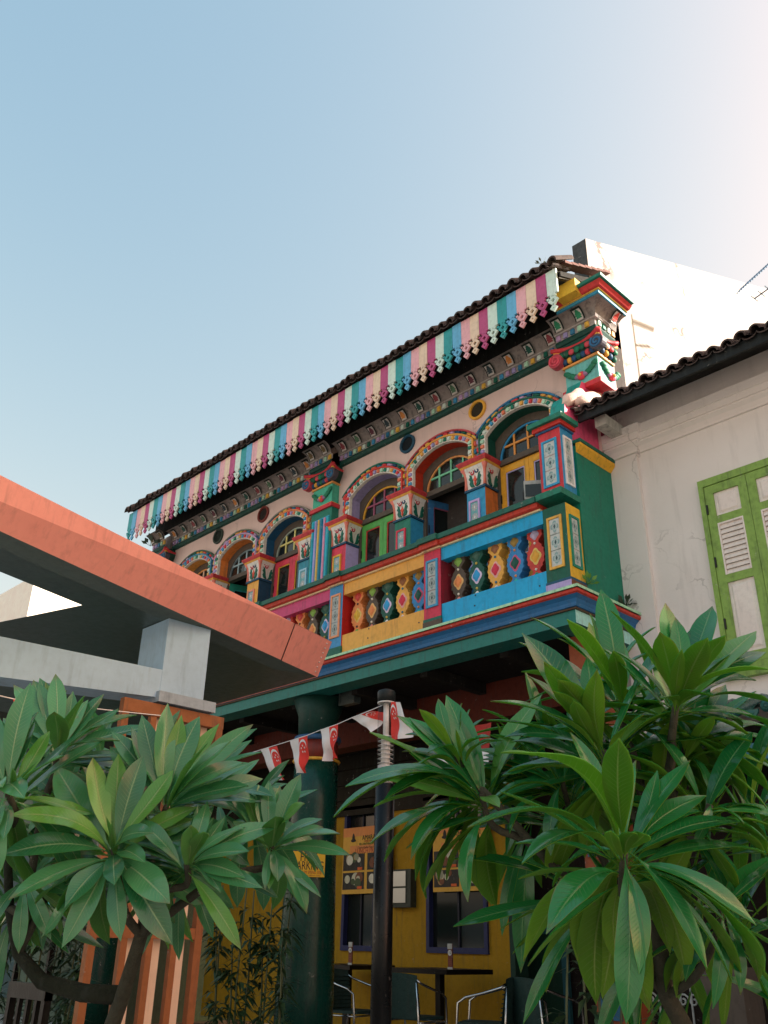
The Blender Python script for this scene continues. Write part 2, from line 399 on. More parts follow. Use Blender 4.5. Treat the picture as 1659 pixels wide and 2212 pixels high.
# short pilasters with flared capitals
pilc = [('#2f86ad', '#d9773c', '#b59ac9'), ('#2f86ad', '#d9773c', '#b59ac9'), ('#1d6a58', '#2f86ad', '#c2364c'), ('#c2364c', '#a99bd0', '#e0a83c'),
        ('#2b7a8e', '#1f4a66', '#8fb5c9'), ('#e0a24a', '#1c3f56', '#d98a78'), ('#c9785a', '#27688a', '#e0b45c'), ('#2f86ad', '#d9773c', '#b59ac9')]
flower = tile_mat('flower_tile', (.16, .42, .45), (.70, .42, .42), (.75, .70, .62), 8)
cw = .129
tile_me = MB().box(-.5, .5, -.5, .5, -.5, .5).mesh('tile', flower)
bell = MB(); nseg = 7; prof = [(cw-.005, 5.475), (cw, 5.55), (cw+.006, 5.62), (cw+.02, 5.68), (cw+.045, 5.73)]
for (h0, z0), (h1, z1) in zip(prof, prof[1:]):
    for sx in (1,):
        v = [(-h0, -h0, z0), (h0, -h0, z0), (h0, .15, z0), (-h0, .15, z0), (-h1, -h1, z1), (h1, -h1, z1), (h1, .15, z1), (-h1, .15, z1)]
        bell.add(v, [(0, 1, 5, 4), (1, 2, 6, 5), (3, 0, 4, 7)])
bell_me = bell.mesh('capital', paint('#d6d0ca'))
def flare_post():
    c = MB(); c.tube([(-.0, 0, 5.475), (0, 0, 5.56), (0, -.004, 5.63), (0, -.012, 5.69), (0, -.03, 5.735)], [.02, .015, .015, .022, .036], 8); return c.mesh('corner_post', paint(CORAL), True)
post_me = flare_post()
def spiral(cx, cz, r0, turns, dirn, a0, y, rt_, k=22):
    return [(cx+r0*(1-.8*i/k)*math.cos(a0+dirn*turns*2*math.pi*i/k), y, cz+r0*(1-.8*i/k)*math.sin(a0+dirn*turns*2*math.pi*i/k)) for i in range(k+1)]
cur = MB()
cur.tube(spiral(-.035, 5.665, .04, 1.2, -1, math.pi*.9, -cw-.018, 0), .0085, 6); curlr_me = cur.mesh('scroll', paint('#a83a44'), True)
cur = MB(); cur.tube(spiral(.038, 5.675, .04, 1.2, 1, math.pi*.1, -cw-.018, 0), .0085, 6); curln_me = cur.mesh('scroll', paint(NAVY), True)
lf = MB()
for sg in (-1, 1):
    pts = [(.012, 5.49), (.06, 5.50), (.078, 5.54), (.066, 5.57), (.088, 5.60), (.07, 5.625), (.082, 5.655), (.05, 5.64), (.035, 5.58), (.03, 5.53)]
    P = [(sg*x, z) for x, z in pts]
    lf.prism(P if sg > 0 else P[::-1], -cw-.014, -cw+.01)
leaf_me = lf.mesh('acanthus_leaf', paint('#14594a'))
dr = MB().prism([(0, 5.50), (.012, 5.53), (.006, 5.55), (.024, 5.575), (.008, 5.60), (0, 5.63), (-.008, 5.60), (-.024, 5.575), (-.006, 5.55), (-.012, 5.53)], -cw-.016, -cw+.01); drop_me = dr.mesh('drop', paint('#c9503c'))
ab = MB()
def slab(mb, h, y0, y1, z0, z1, h2=None, mi=0):
    h2 = h2 or h
    mb.add([(-h, y0, z0), (h, y0, z0), (h, y1, z0), (-h, y1, z0), (-h2, y0-(h2-h), z1), (h2, y0-(h2-h), z1), (h2, y1, z1), (-h2, y1, z1)],
           [(0, 1, 5, 4), (1, 2, 6, 5), (2, 3, 7, 6), (3, 0, 4, 7), (4, 5, 6, 7), (3, 2, 1, 0)], mi)
slab(ab, cw+.045, -cw-.045, .14, 5.732, 5.755, cw+.06); abY_me = ab.mesh('abacus', paint('#e0a24a'))
ab = MB(); slab(ab, cw+.062, -cw-.062, .14, 5.757, 5.79, cw+.082); slab(ab, cw+.082, -cw-.082, .14, 5.79, 5.806); abR_me = ab.mesh('abacus_cap', paint('#b23a3f', .6, .5))
ast_me = MB().box(-cw-.018, cw+.018, -cw-.018, .14, 5.448, 5.474).mesh('astragal', paint('#1c4660'))
YP = 6.70+cw
for pi, xc in enumerate(PC):
    f_, s_, pn = pilc[pi]
    sh = MB().box(xc-cw, xc+cw, 6.70, YF+.02, ZF, 5.447, 0, {5: 1})
    P = hp(sh, 'pilaster', [paint(f_), paint(s_)])
    hp(MB().ring([(xc-.095, 4.55), (xc+.055, 4.55), (xc+.055, 5.33), (xc-.095, 5.33)], [(xc-.072, 4.58), (xc+.033, 4.58), (xc+.033, 5.305), (xc-.072, 5.305)], 6.683, 6.702), 'panel_frame', paint(pn), parent=P)
    for k in range(6):
        obj('tile', tile_me, P, (xc-.0195, 6.697, 4.64+k*.121), None, (.105, .012, .119), flower)
    loc = (xc, YP, 0)
    cap = obj('capital', bell_me, H, loc)
    obj('abacus', abY_me, cap); obj('abacus', abR_me, cap); obj('astragal', ast_me, cap)
    for dx, dy in ((-cw, -cw), (cw, -cw), (cw, .13)):
        obj('corner_post', post_me, cap, (dx*1.02, dy*1.02, 0), (0, 0, 0 if dx < 0 and False else math.atan2(dx, -dy) if dy < 0 else math.pi/2))
    obj('scroll', curlr_me, cap); obj('scroll', curln_me, cap); obj('acanthus_leaf', leaf_me, cap); obj('drop', drop_me, cap)
    for me_ in (curlr_me, leaf_me): obj(me_.name.split('.')[0], me_, cap, None, (0, 0, math.pi/2))
# roundels
for xc, cc, rc in ((PC[1], '#2d2a22', '#d9a040'), (PC[2], '#141c22', '#20465c'), (PC[5], '#26201e', '#6a2f2a'), (PC[6], '#1b2420', '#2c3a34')):
    n = 28; o_ = [(xc+.125*math.cos(6.2832*i/n), 6.515+.125*math.sin(6.2832*i/n)) for i in range(n)]; i_ = [(xc+.095*math.cos(6.2832*i/n), 6.515+.095*math.sin(6.2832*i/n)) for i in range(n)]
    r_ = hp(MB().ring(o_, i_, YW-.025, YW+.003), 'roundel', paint(rc))
    hp(MB().disc((xc, 6.515), .097, YW-.004, YW+.002, 28), 'vent', paint(cc, .9), parent=r_)
# tall pilasters with composite capitals: middle, right corner, left corner
cov = paint('#7d7470', .8, .5, .9)
YEND = 6.96
def swept(pts, xa, xb, yb, ret=True):
    """cornice strip: profile points (projection, z) run from xa to xb along the wall and returned on the right end"""
    mb = MB()
    for (p0, z0), (p1, z1) in zip(pts, pts[1:]):
        mb.add([(xa, yb-p0, z0), (xb+(p0 if ret else 0), yb-p0, z0), (xb+(p1 if ret else 0), yb-p1, z1), (xa, yb-p1, z1)], [(0, 1, 2, 3)])
        if ret: mb.add([(xb+p0, yb-p0, z0), (xb+p0, YEND, z0), (xb+p1, YEND, z1), (xb+p1, yb-p1, z1)], [(0, 1, 2, 3)])
        mb.add([(xa, yb-p0, z0), (xa, yb-p1, z1), (xa, 7.2, z1), (xa, 7.2, z0)], [(0, 1, 2, 3)])
    return mb
def cove_pts(p0=.08, z0=6.802, dp=.13, dz=.125, n=8):
    return [(p0+dp*(1-math.cos(math.pi/2*i/n)), z0+dz*math.sin(math.pi/2*i/n)) for i in range(n+1)]
XRW = -3.80
def cornice(xa, xb, yb, ret):
    hp(swept([(.0, 6.65), (.045, 6.656), (.06, 6.685), (.05, 6.718), (.045, 6.72)], xa, xb, yb, ret), 'cornice_moulding', paint('#143f38', .6, .5, .4))
    bandc = hp(swept([(.045, 6.72), (.045, 6.79), (.075, 6.792), (.08, 6.802)], xa, xb, yb, ret), 'dentil_band', paint('#9a938f', .8, .5, .7))
    cv = hp(swept(cove_pts(), xa, xb, yb, ret), 'cove', cov, True)
    n = max(2, round((xb-xa)/.088)); st = (xb-xa)/n
    for k in range(n):
        obj('dentil', blk_me, bandc, (xa+st*(k+.5), yb-.052, 6.755), None, (.050, .026, .06), paint(BLK[(k*3) % 8] if k % 2 else BEADS[(k*3+2) % 8]))
    if ret:
        for k in range(4):
            obj('dentil', blk_me, bandc, (xb+.052, yb+.02+k*.085, 6.755), (0, 0, math.pi/2), (.050, .026, .06), paint(BLK[(k*3+1) % 8]))
    return cv
def cove_panel(cv, xc, yb, colr, side=False, hw=.058):
    """small framed leaf panel that follows the curve of the cove"""
    cp = cove_pts(n=8)[1:8]
    def put(m_, lift, w0, lo, hi, mi):
        sel = cp[lo:hi]
        for (p0, z0), (p1, z1) in zip(sel, sel[1:]):
            if not side: m_.add([(xc-w0, yb-p0-lift, z0-lift), (xc+w0, yb-p0-lift, z0-lift), (xc+w0, yb-p1-lift, z1-lift), (xc-w0, yb-p1-lift, z1-lift)], [(0, 1, 2, 3)], mi)
            else: m_.add([(XRW+p0+lift, xc-w0, z0-lift), (XRW+p0+lift, xc+w0, z0-lift), (XRW+p1+lift, xc+w0, z1-lift), (XRW+p1+lift, xc-w0, z1-lift)], [(0, 1, 2, 3)], mi)
    mb = MB(); put(mb, .012, hw, 0, 7, 0); put(mb, .016, hw*.72, 0, 6, 1)
    for e in (-1, 1):
        pass
    o = hp(mb, 'cove_panel', [paint('#1a2522'), paint('#b9b3ae')], parent=cv)
    # raised leaf
    lf_ = MB(); mid = cp[1:6]
    for k in range(4):
        (p0, z0), (p1, z1) = mid[k], mid[k+1]; w0 = hw*(.62, .75, .62, .4)[k]; w1 = hw*(.4, .45, .3, .05)[k]
        l0 = .022
        if not side: lf_.add([(xc-w0, yb-p0-l0, z0-l0), (xc+w0, yb-p0-l0, z0-l0), (xc+w1, yb-p1-l0, z1-l0), (xc-w1, yb-p1-l0, z1-l0)], [(0, 1, 2, 3)])
        else: lf_.add([(XRW+p0+l0, xc-w0, z0-l0), (XRW+p0+l0, xc+w0, z0-l0), (XRW+p1+l0, xc+w1, z1-l0), (XRW+p1+l0, xc-w1, z1-l0)], [(0, 1, 2, 3)])
    hp(lf_, 'leaf_ornament', paint(colr), parent=o)
PANC = ['#b8763c', '#1a4a40', '#7f3a40', '#4a6a50', '#5a2f3a', '#2b3a40']
RES = [(-4.27, XRW-.03, True), (-8.30, -7.84, False), (-12.3, -11.9, False)]     # breaks forward over the tall pilasters
x = -11.9
c1 = cornice(-11.9, -8.30, YW, False); c2 = cornice(-7.84, -4.27, YW, False)
for k in range(13):
    cove_panel(c1, -11.76+k*.277, YW, PANC[k % 6]); cove_panel(c2, -7.70+k*.277, YW, PANC[(k+2) % 6])
hp(MB().box(-12.3, -4.12, 6.60, 6.66, 6.93, 7.42), 'eaves_shade_panel', paint('#141413', .9, gain=1))  # dark strip filling the gap above the cove, coloured as eaves beam shadow
for xa, xb, ret in RES:
    cv = cornice(xa, xb, YW-.13, ret); xm = (xa+xb)/2
    for dx in ((-.13, .13) if not ret else (-.13, .13)): cove_panel(cv, xm+dx, YW-.13, '#2b7a58' if ret else '#6a5a3c')
    if ret: cove_panel(cv, 6.83, 0, '#c2473f', True)
# top mouldings of the right corner block
for nm, pts, cc in (('corner_fillet', [(.205, 6.925), (.22, 6.928), (.22, 6.962), (.205, 6.963)], '#2f7d9c'),
                    ('corner_bead', [(.215, 6.963), (.235, 6.966), (.235, 6.976), (.22, 6.977)], '#e0b04c'),
                    ('corner_ovolo', [(.22, 6.977), (.26, 6.985), (.295, 7.02), (.29, 7.03)], '#b83a3a'),
                    ('corner_cap', [(.29, 7.03), (.32, 7.032), (.325, 7.062), (-.3, 7.07)], '#1d6a5c')):
    hp(swept(pts, -4.12, XRW-.03, YW-.13, True), nm, paint(cc))
def composite(xc, hw, right):
    yf = YW-.12; xr = xc+hw
    neck = hp(MB().box(xc-hw, xr, yf, 6.95, 6.115, 6.385), 'pilaster_neck', paint('#5fa3a0' if right else '#3f9c84'))
    for z0, z1, e, cc in ((6.100, 6.117, .012, '#e0b04c'), (6.045, 6.100, .03, '#b0323a'), (6.385, 6.410, .02, '#c98a4c')):
        hp(MB().box(xc-hw-e, xr+e, yf-e, 6.955, z0, z1), 'neck_moulding', paint(cc), parent=neck)
    # swag of leaves and a flower below the band
    for side in ((0, 1) if right else (0,)):
        for k in range(9):
            t = -1+k/4; dz = .09*t*t; px = t*(hw-.03)
            p = (xc+px, yf-.015, 6.215+dz) if side == 0 else (xr+.015, yf+hw+px*.8+.02, 6.215+dz)
            cc = '#c23b4a' if k == 4 else ('#1d6b50' if abs(t) > .45 else '#8a6a8a')
            obj('swag_leaf', MB().blob((0, 0, 0), ((.05, .022, .03) if k != 4 else (.05, .03, .05))).mesh('swag_leaf', paint(cc), True), neck, p, (0, -.5*t if side == 0 else 0, math.pi/2 if side else 0))
        obj('flower_eye', MB().blob((0, 0, 0), .018).mesh('flower_eye', paint('#e0b04c'), True), neck, (xc, yf-.045, 6.215) if side == 0 else (xr+.045, yf+hw+.02, 6.215))
    capb = MB(); e0, e1 = .0, .07
    v = [(xc-hw, yf, 6.410), (xr, yf, 6.410), (xr, 6.95, 6.410), (xc-hw, 6.95, 6.410), (xc-hw-e1, yf-e1, 6.565), (xr+e1, yf-e1, 6.565), (xr+e1, 6.95, 6.565), (xc-hw-e1, 6.95, 6.565)]
    capb.add(v, [(0, 1, 5, 4), (1, 2, 6, 5), (3, 0, 4, 7)])
    C_ = hp(capb, 'composite_capital', paint('#1f3c34'))
    for k in range(7):
        t = -1+k/3; cc = ['#24466a', '#d99a3c', '#24466a', '#1b5a48', '#24466a', '#b83a48', '#24466a'][k]
        obj('egg', MB().blob((0, 0, 0), (.034, .03, .036)).mesh('egg', paint(cc), True), C_, (xc+t*(hw-.03), yf-.03, 6.450))
        obj('capital_leaf', MB().blob((0, 0, 0), (.04, .02, .035)).mesh('capital_leaf', paint(['#1d6b50', '#17503f', '#b8434f'][k % 3]), True), C_, (xc+t*(hw), yf-.06, 6.520))
        if right and k < 4:
            obj('egg', MB().blob((0, 0, 0), (.03, .034, .036)).mesh('egg', paint(cc), True), C_, (xr+.03, yf+.05+k*.075, 6.450))
            obj('capital_leaf', MB().blob((0, 0, 0), (.02, .04, .03)).mesh('capital_leaf', paint(['#1d6b50', '#c9b8a8', '#b8434f'][k % 3]), True), C_, (xr+.06, yf+.04+k*.075, 6.520))
    # corner volutes
    for sg in (-1, 1):
        vx = xc+sg*(hw+.055); m_ = MB()
        m_.disc((vx, 6.480), .082, yf-.095, yf-.02, 20)
        V_ = hp(m_, 'volute', paint('#a8424f' if sg < 0 else '#4a4550'), parent=C_)
        hp(MB().tube([(p[0], p[1], p[2]) for p in spiral(vx, 6.480, .068, 1.6, 1, 2.2, yf-.098, 0, 26)], .013, 6), 'volute_scroll', paint('#c4485a' if sg < 0 and right else '#2f5f86'), True, parent=C_) 
    # concave abacus: yellow below, red roll above
    for nm, z0, rr, cc, ex in (('abacus_fillet', 6.573, .016, '#dfa548', .075), ('abacus_roll', 6.605, .026, '#b4343c', .095)):
        pts = []
        for k in range(13):
            t = -1+k/6; pts.append((xc+t*(hw+ex), yf-ex+.06*(1-t*t), z0-.035*(1-t*t)+.012))
        mb = MB().tube(pts, rr, 8)
        pts2 = [(xr+ex-.05*(1-(k/4-1)**2), yf-ex+k*.045, z0-.03*(1-(k/4-1)**2)+.012) for k in range(9)]
        mb.tube(pts2, rr, 8)
        hp(mb, nm, paint(cc), True, parent=C_)
    hp(MB().box(xc-hw-.05, xr+.05, yf-.05, 6.95, 6.545, 6.645), 'capital_block', paint('#14413a'), parent=C_)
composite(-4.025, .195, True); composite(-8.07, .19, False); composite(-12.1, .18, False)
# shaft of the middle pilaster with its coloured ribs
sh = hp(MB().box(-8.27, -7.87, YW-.12, YF+.02, ZF, 6.10), 'tall_pilaster', paint('#1c6a5a'))
hp(MB().box(-8.235, -7.905, YW-.128, YW-.119, 4.3, 5.93), 'flute_bed', paint('#2f8eb0'), parent=sh)
for k, cc in enumerate(('#2fa3b5', '#9d9ad0', '#e0b760', '#1d6f8a', '#c9869f', '#2fa3b5')):
    hp(MB().tube([(-8.215+k*.058, YW-.131, 4.3), (-8.215+k*.058, YW-.131, 5.91)], .017, 8), 'rib', paint(cc), parent=sh)
hp(MB().box(-12.28, -11.92, YW-.12, YF+.02, ZF, 6.10), 'tall_pilaster', paint('#1c6a5a'))
# ------------------------------------------------------------------ roof, eaves boards, gable
tilem = paint('#4a3c38', .85, .6, .7, gain=1.0, bump=.5); SL = .477
def roof_z(y): return 7.235+SL*(y-6.05)
NB_ = 66; PITCH = (XR+.06-XL)/NB_; RX0 = XL
rs = MB(); ny = 14
for k in range(NB_*4+1):
    x = RX0+PITCH*k/4; h = .038*math.cos(2*math.pi*k/4)
    for j in range(ny+1):
        y = 6.12+(16-6.12)*j/ny; rs.v.append((min(x, -4.12) if y > 6.7 else x, y, roof_z(y)+h-.015))
for k in range(NB_*4):
    for j in range(ny):
        a = k*(ny+1)+j; rs.f.append((a, a+ny+1, a+ny+2, a+1)); rs.mi.append(0)
roof = hp(rs, 'roof', tilem)
tm = MB(); nn = 7
for yy, zz in ((0, 0), (.36, .36*SL)):
    for i in range(nn+1):
        a = math.pi*i/nn; tm.v.append((-.056*math.cos(a), yy, zz+.062*math.sin(a)))
    for i in range(nn+1):
        a = math.pi*i/nn; tm.v.append((-.042*math.cos(a), yy, zz+.046*math.sin(a)))
m_ = nn+1
for i in range(nn):
    tm.f += [(i, 2*m_+i, 2*m_+i+1, i+1), (m_+i+1, 3*m_+i+1, 3*m_+i, m_+i), (i+1, m_+i+1, m_+i, i)]; tm.mi += [0]*3
tile_roof = tm.mesh('roof_tile', tilem, False)
pan = MB()
for i in range(6):
    a0, a1 = math.pi*i/6, math.pi*(i+1)/6
    pan.add([(-.06*math.cos(a0), 0, -.035*math.sin(a0)), (-.06*math.cos(a1), 0, -.035*math.sin(a1)), (-.06*math.cos(a1), .36, .36*SL-.035*math.sin(a1)), (-.06*math.cos(a0), .36, .36*SL-.035*math.sin(a0)),
             (-.06*math.cos(a0), 0, -.035*math.sin(a0)-.014), (-.06*math.cos(a1), 0, -.035*math.sin(a1)-.014)], [(0, 3, 2, 1), (0, 1, 5, 4)])
pan_me = pan.mesh('pan_tile', tilem)
rr = random.Random(3)
for k in range(NB_+1):
    x = RX0+PITCH*k
    obj('roof_tile', tile_roof, roof, (x, 6.03+rr.uniform(-.015, .015), 7.215+rr.uniform(-.008, .01)), (0, rr.uniform(-.06, .06), rr.uniform(-.05, .05)), (1.08, 1, 1.45))
    if k < NB_: obj('pan_tile', pan_me, roof, (x+PITCH/2, 6.045+rr.uniform(-.012, .012), 7.235))
# verge tiles over the right end
for j in range(7):
    y = 6.22+j*.13
    hp(MB().prism([(y, roof_z(y)), (y+.135, roof_z(y+.135)-.012), (y+.135, roof_z(y+.135)+.016), (y, roof_z(y)+.032)], XR-.02, XR+.10, 'x'), 'verge_tile', paint('#7a4f48', .8, .6, .6, gain=.8), parent=roof)
hp(MB().prism([(6.12, 7.15), (6.9, 7.52), (6.9, 7.45), (6.12, 7.06)][::-1], XR+.03, XR+.075, 'x'), 'verge_board', paint('#4a4030', .8, .6, .6, gain=.8))
# dark boarded soffit and rafters
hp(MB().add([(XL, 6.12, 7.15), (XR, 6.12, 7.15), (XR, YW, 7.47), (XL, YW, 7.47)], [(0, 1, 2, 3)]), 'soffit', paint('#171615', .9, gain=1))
for k in range(18):
    xx = XL+.2+k*.482
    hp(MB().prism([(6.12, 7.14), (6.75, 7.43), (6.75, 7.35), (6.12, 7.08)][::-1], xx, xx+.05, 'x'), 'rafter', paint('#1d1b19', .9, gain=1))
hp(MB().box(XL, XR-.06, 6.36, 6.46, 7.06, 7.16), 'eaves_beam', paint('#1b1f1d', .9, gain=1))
hp(MB().box(-4.02, -3.79, 6.30, 6.47, 6.98, 7.14), 'beam_end', paint('#dcae3c', .6))
# eaves boards with cut-out lower ends
bw = PITCH/2-.0015
def board_mesh():
    b = MB(); t = .011
    zt, zb = 0, -.30
    b.prism([(-bw, zb), (bw, zb), (bw, zt), (-bw, zt)], -t, t)
    b.prism([(-bw*.55, zb-.03), (bw*.55, zb-.03), (bw*.55, zb), (-bw*.55, zb)], -t, t)
    def dia(cz, r, ri):
        b.ring([(0, cz-r), (r*.92, cz), (0, cz+r), (-r*.92, cz)], [(0, cz-ri), (ri*.92, cz), (0, cz+ri), (-ri*.92, cz)], -t, t)
    dia(zb-.078, .068, .026); dia(zb-.172, .047, .014)
    b.prism([(-.012, zb-.135), (.012, zb-.135), (.012, zb-.12), (-.012, zb-.12)], -t, t)
    b.prism([(-bw-.012, zb-.055), (-bw+.014, zb-.055), (-bw+.014, zb-.03), (-bw-.012, zb-.03)], -t, t)
    return b.mesh('eaves_board', paint('#ffffff'))
bme = board_mesh(); FCOL = ['#2f8a8e', '#5c9dc0', '#cf9ba2', '#e0c6ae', '#a34872', '#b9cdc2']
for k in range(NB_):
    obj('eaves_board', bme, H, (RX0+PITCH*(k+.5), 6.10+rr.uniform(-.003, .003), 7.19+rr.uniform(-.005, .005)), (rr.uniform(-.01, .01), rr.uniform(-.009, .009), 0), None, paint(FCOL[k % 6], .5, .3, .25))
# gable parapet on the right
limewash = cracked('limewash', (.38, .345, .33), (.45, .41, .395), .5, .35, .85)
stain = paint('#4b4f52', .9, .9, .9, gain=1.0, bump=.5)
gz = lambda y: 8.16+.477*(y-6.88)
pts = [(6.88, 6.9), (24, 6.9), (24, gz(24)), (6.88, gz(6.88))]
gm = MB(); gm.prism(pts, -4.13, -3.95, 'x')
gm.mi[5] = 1
hp(gm, 'gable_parapet', [limewash, stain])
hp(MB().prism([(6.9, 3.0), (24, 3.0), (24, 6.9), (6.9, 6.9)], -4.13, -3.9505, 'x'), 'gable_wall', limewash)
hp(MB().prism([(6.9, 3.0), (11.6, 3.0), (11.6, 9.6), (6.9, 7.4)], XL-.02, XL+.16, 'x'), 'gable_wall', limewash)
# scroll wing wall between the balcony corner and the upper wall
arcp = [(6.24, 5.2), (6.225, 5.40), (6.215, 5.56), (6.225, 5.66), (6.255, 5.735), (6.30, 5.79), (6.37, 5.845), (6.45, 5.91), (6.52, 5.99), (6.57, 6.09)]
poly = arcp+[(6.95, 6.12), (6.95, 5.2)]
wm = MB(); wm.prism(poly[::-1], -4.15, -3.985, 'x')
for i in range(2, len(wm.mi)):
    pass
n_ = len(poly)
for i, fidx in enumerate(wm.f):
    ys = [wm.v[q] for q in fidx]
    xs = {round(v[0], 3) for v in ys}
    if len(xs) == 1: wm.mi[i] = 1 if -3.985 in xs else 2
hp(wm, 'scroll_wall', [paint('#1f857d', .5, .5, .5), paint('#c4486a'), paint('#c9b0aa')])
hp(MB().box(-4.16, -3.945, 6.29, 6.93, ZF, 5.21), 'side_wall', paint('#0a6c57', .45, .3, .35))
hp(MB().prism([(-3.943, 5.14), (-3.89, 5.20), (-3.89, 5.23), (-3.943, 5.235)], 6.29, 6.88), 'side_coping', paint('#e0a630'))
hp(MB().box(-4.16, -3.885, 6.285, 6.88, 5.236, 5.27), 'side_coping_cap', paint('#1d5a4c', .6, .6))
# ------------------------------------------------------------------ balcony
CX, CY = -3.90, 6.0
def ell(pts, xa=XL-.05, yend=6.92):
    mb = MB()
    for (o0, z0), (o1, z1) in zip(pts, pts[1:]):
        mb.add([(xa, CY-o0, z0), (CX+o0, CY-o0, z0), (CX+o1, CY-o1, z1), (xa, CY-o1, z1)], [(0, 1, 2, 3)])
        mb.add([(CX+o0, CY-o0, z0), (CX+o0, yend, z0), (CX+o1, yend, z1), (CX+o1, CY-o1, z1)], [(0, 1, 2, 3)])
    return mb
bm_ = MB(); bm_.box(XL-.05, CX, CY, CY+.24, 3.38, 3.495)
bm_.box(CX-.24, CX, CY+.24, 6.93, 3.38, 3.495); bm_.mi = [0]*12
for i, fidx in enumerate(bm_.f):
    if all(abs(bm_.v[q][0]-CX) < 1e-4 for q in fidx): bm_.mi[i] = 1
hp(bm_, 'balcony_beam', [paint('#1f6d66', .5, .35, .4, gain=1.2), paint('#9ad0c8', .5, .4, .4)])
hp(ell([(0, 3.494), (.02, 3.496), (.022, 3.508), (.012, 3.512)]), 'ledge_fillet', paint('#4a3626'))
hp(ell([(.012, 3.512), (.03, 3.515), (.034, 3.53), (.036, 3.545), (.05, 3.575), (.075, 3.597), (.082, 3.602)]), 'ledge_cove', paint('#265f8e', .45, .3, .3))
hp(ell([(.082, 3.602), (.098, 3.612), (.102, 3.63), (.092, 3.644)]), 'ledge_roll', paint('#a8362c', .5, .6, .4))
lt = ell([(.105, 3.645), (.108, 3.646), (.108, 3.670), (.10, 3.673), (-.4, 3.676)]); hp(lt, 'ledge_top', paint('#9cc7a4', .6, .5, .5))
hp(MB().box(XL, CX-.05, CY+.06, 7.2, 3.50, 3.668), 'balcony_floor', paint('#5a4a42', .8))
YB = 6.06
PIERS = [(-5.668, -5.443, '#b8324a', '#3d86ad', '#1d5a50', '#4e4038'), (-7.105, -6.885, '#3a7fae', '#d98f6a', '#1c5b4e', '#1c5b4e'), (-8.545, -8.325, '#1d6a58', '#e0a24a', '#8a3a4a', '#4e4038'),
         (-9.985, -9.765, '#b8324a', '#3d86ad', '#1d5a50', '#4e4038'), (-11.425, -11.205, '#3a7fae', '#d98f6a', '#1c5b4e', '#1c5b4e'), (-12.28, -12.08, '#1d6a58', '#e0a24a', '#8a3a4a', '#4e4038')]
BAYC = [BLUE, '#e0a24a', '#b03a68', BLUE, '#e0a24a', '#b03a68']
azul = tile_mat('patterned_tile', (.52, .55, .53), (.07, .25, .26), (.015, .05, .055), 4)
azul2 = tile_mat('weathered_tile', (.40, .43, .42), (.05, .13, .13), (.01, .03, .035), 4)
def tile_panel(par, x0, x1, z0, z1, y, frame, mat, axis='x', n=3):
    fw_ = .022
    if axis == 'x':
        hp(MB().ring([(x0, z0), (x1, z0), (x1, z1), (x0, z1)], [(x0+fw_, z0+fw_), (x1-fw_, z0+fw_), (x1-fw_, z1-fw_), (x0+fw_, z1-fw_)], y-.014, y+.002), 'tile_frame', paint(frame), parent=par)
        h = (z1-z0-2*fw_)/n
        for k in range(n): obj('tile', tile_me, par, ((x0+x1)/2, y-.001, z0+fw_+h*(k+.5)), (0, rr.uniform(-.012, .012), 0), (x1-x0-2*fw_-.004, .012, h-.006), mat)
    else:
        xs = y; b = MB()
        b.box(xs-.002, xs+.014, x0, x0+fw_, z0, z1).box(xs-.002, xs+.014, x1-fw_, x1, z0, z1).box(xs-.002, xs+.014, x0+fw_, x1-fw_, z0, z0+fw_).box(xs-.002, xs+.014, x0+fw_, x1-fw_, z1-fw_, z1)
        hp(b, 'tile_frame', paint(frame), parent=par); h = (z1-z0-2*fw_)/n
        for k in range(n): obj('tile', tile_me, par, (xs+.001, (x0+x1)/2, z0+fw_+h*(k+.5)), (0, 0, math.pi/2), (x1-x0-2*fw_-.004, .012, h-.006), mat)
for x0, x1, c0, c1_, c2_, cb in PIERS:
    P = hp(MB().box(x0, x1, YB-.012, 6.30, 3.82, 4.53, 0, {5: 1}), 'pier', [paint(c0), paint('#a8201c' if c0 == '#3a7fae' else '#7a2030')])
    xm = (x0+x1)/2; tile_panel(P, xm-.078, xm+.078, 3.93, 4.43, YB-.012, c1_, azul2)
    hp(MB().box(x0-.008, x1+.008, YB-.022, 6.31, 3.674, 3.79), 'pier_base', paint(cb), parent=P)
    hp(MB().box(x0-.006, x1+.006, YB-.018, 6.305, 3.79, 3.82), 'pier_base_fillet', paint(c2_), parent=P)
    hp(MB().box(x0-.02, x1+.02, 5.955, 6.31, 4.602, 4.66), 'pier_cap', paint('#1a5548', .5, .6, .4), parent=P)
    hp(MB().box(x0-.015, x1+.015, 5.985, 6.3, 4.548, 4.601), 'pier_roll', paint('#a83326', .5, .5), parent=P)
    hp(MB().box(x0-.01, x1+.01, 6.02, 6.3, 4.53, 4.547), 'pier_fillet', paint('#dcc39a'), parent=P)
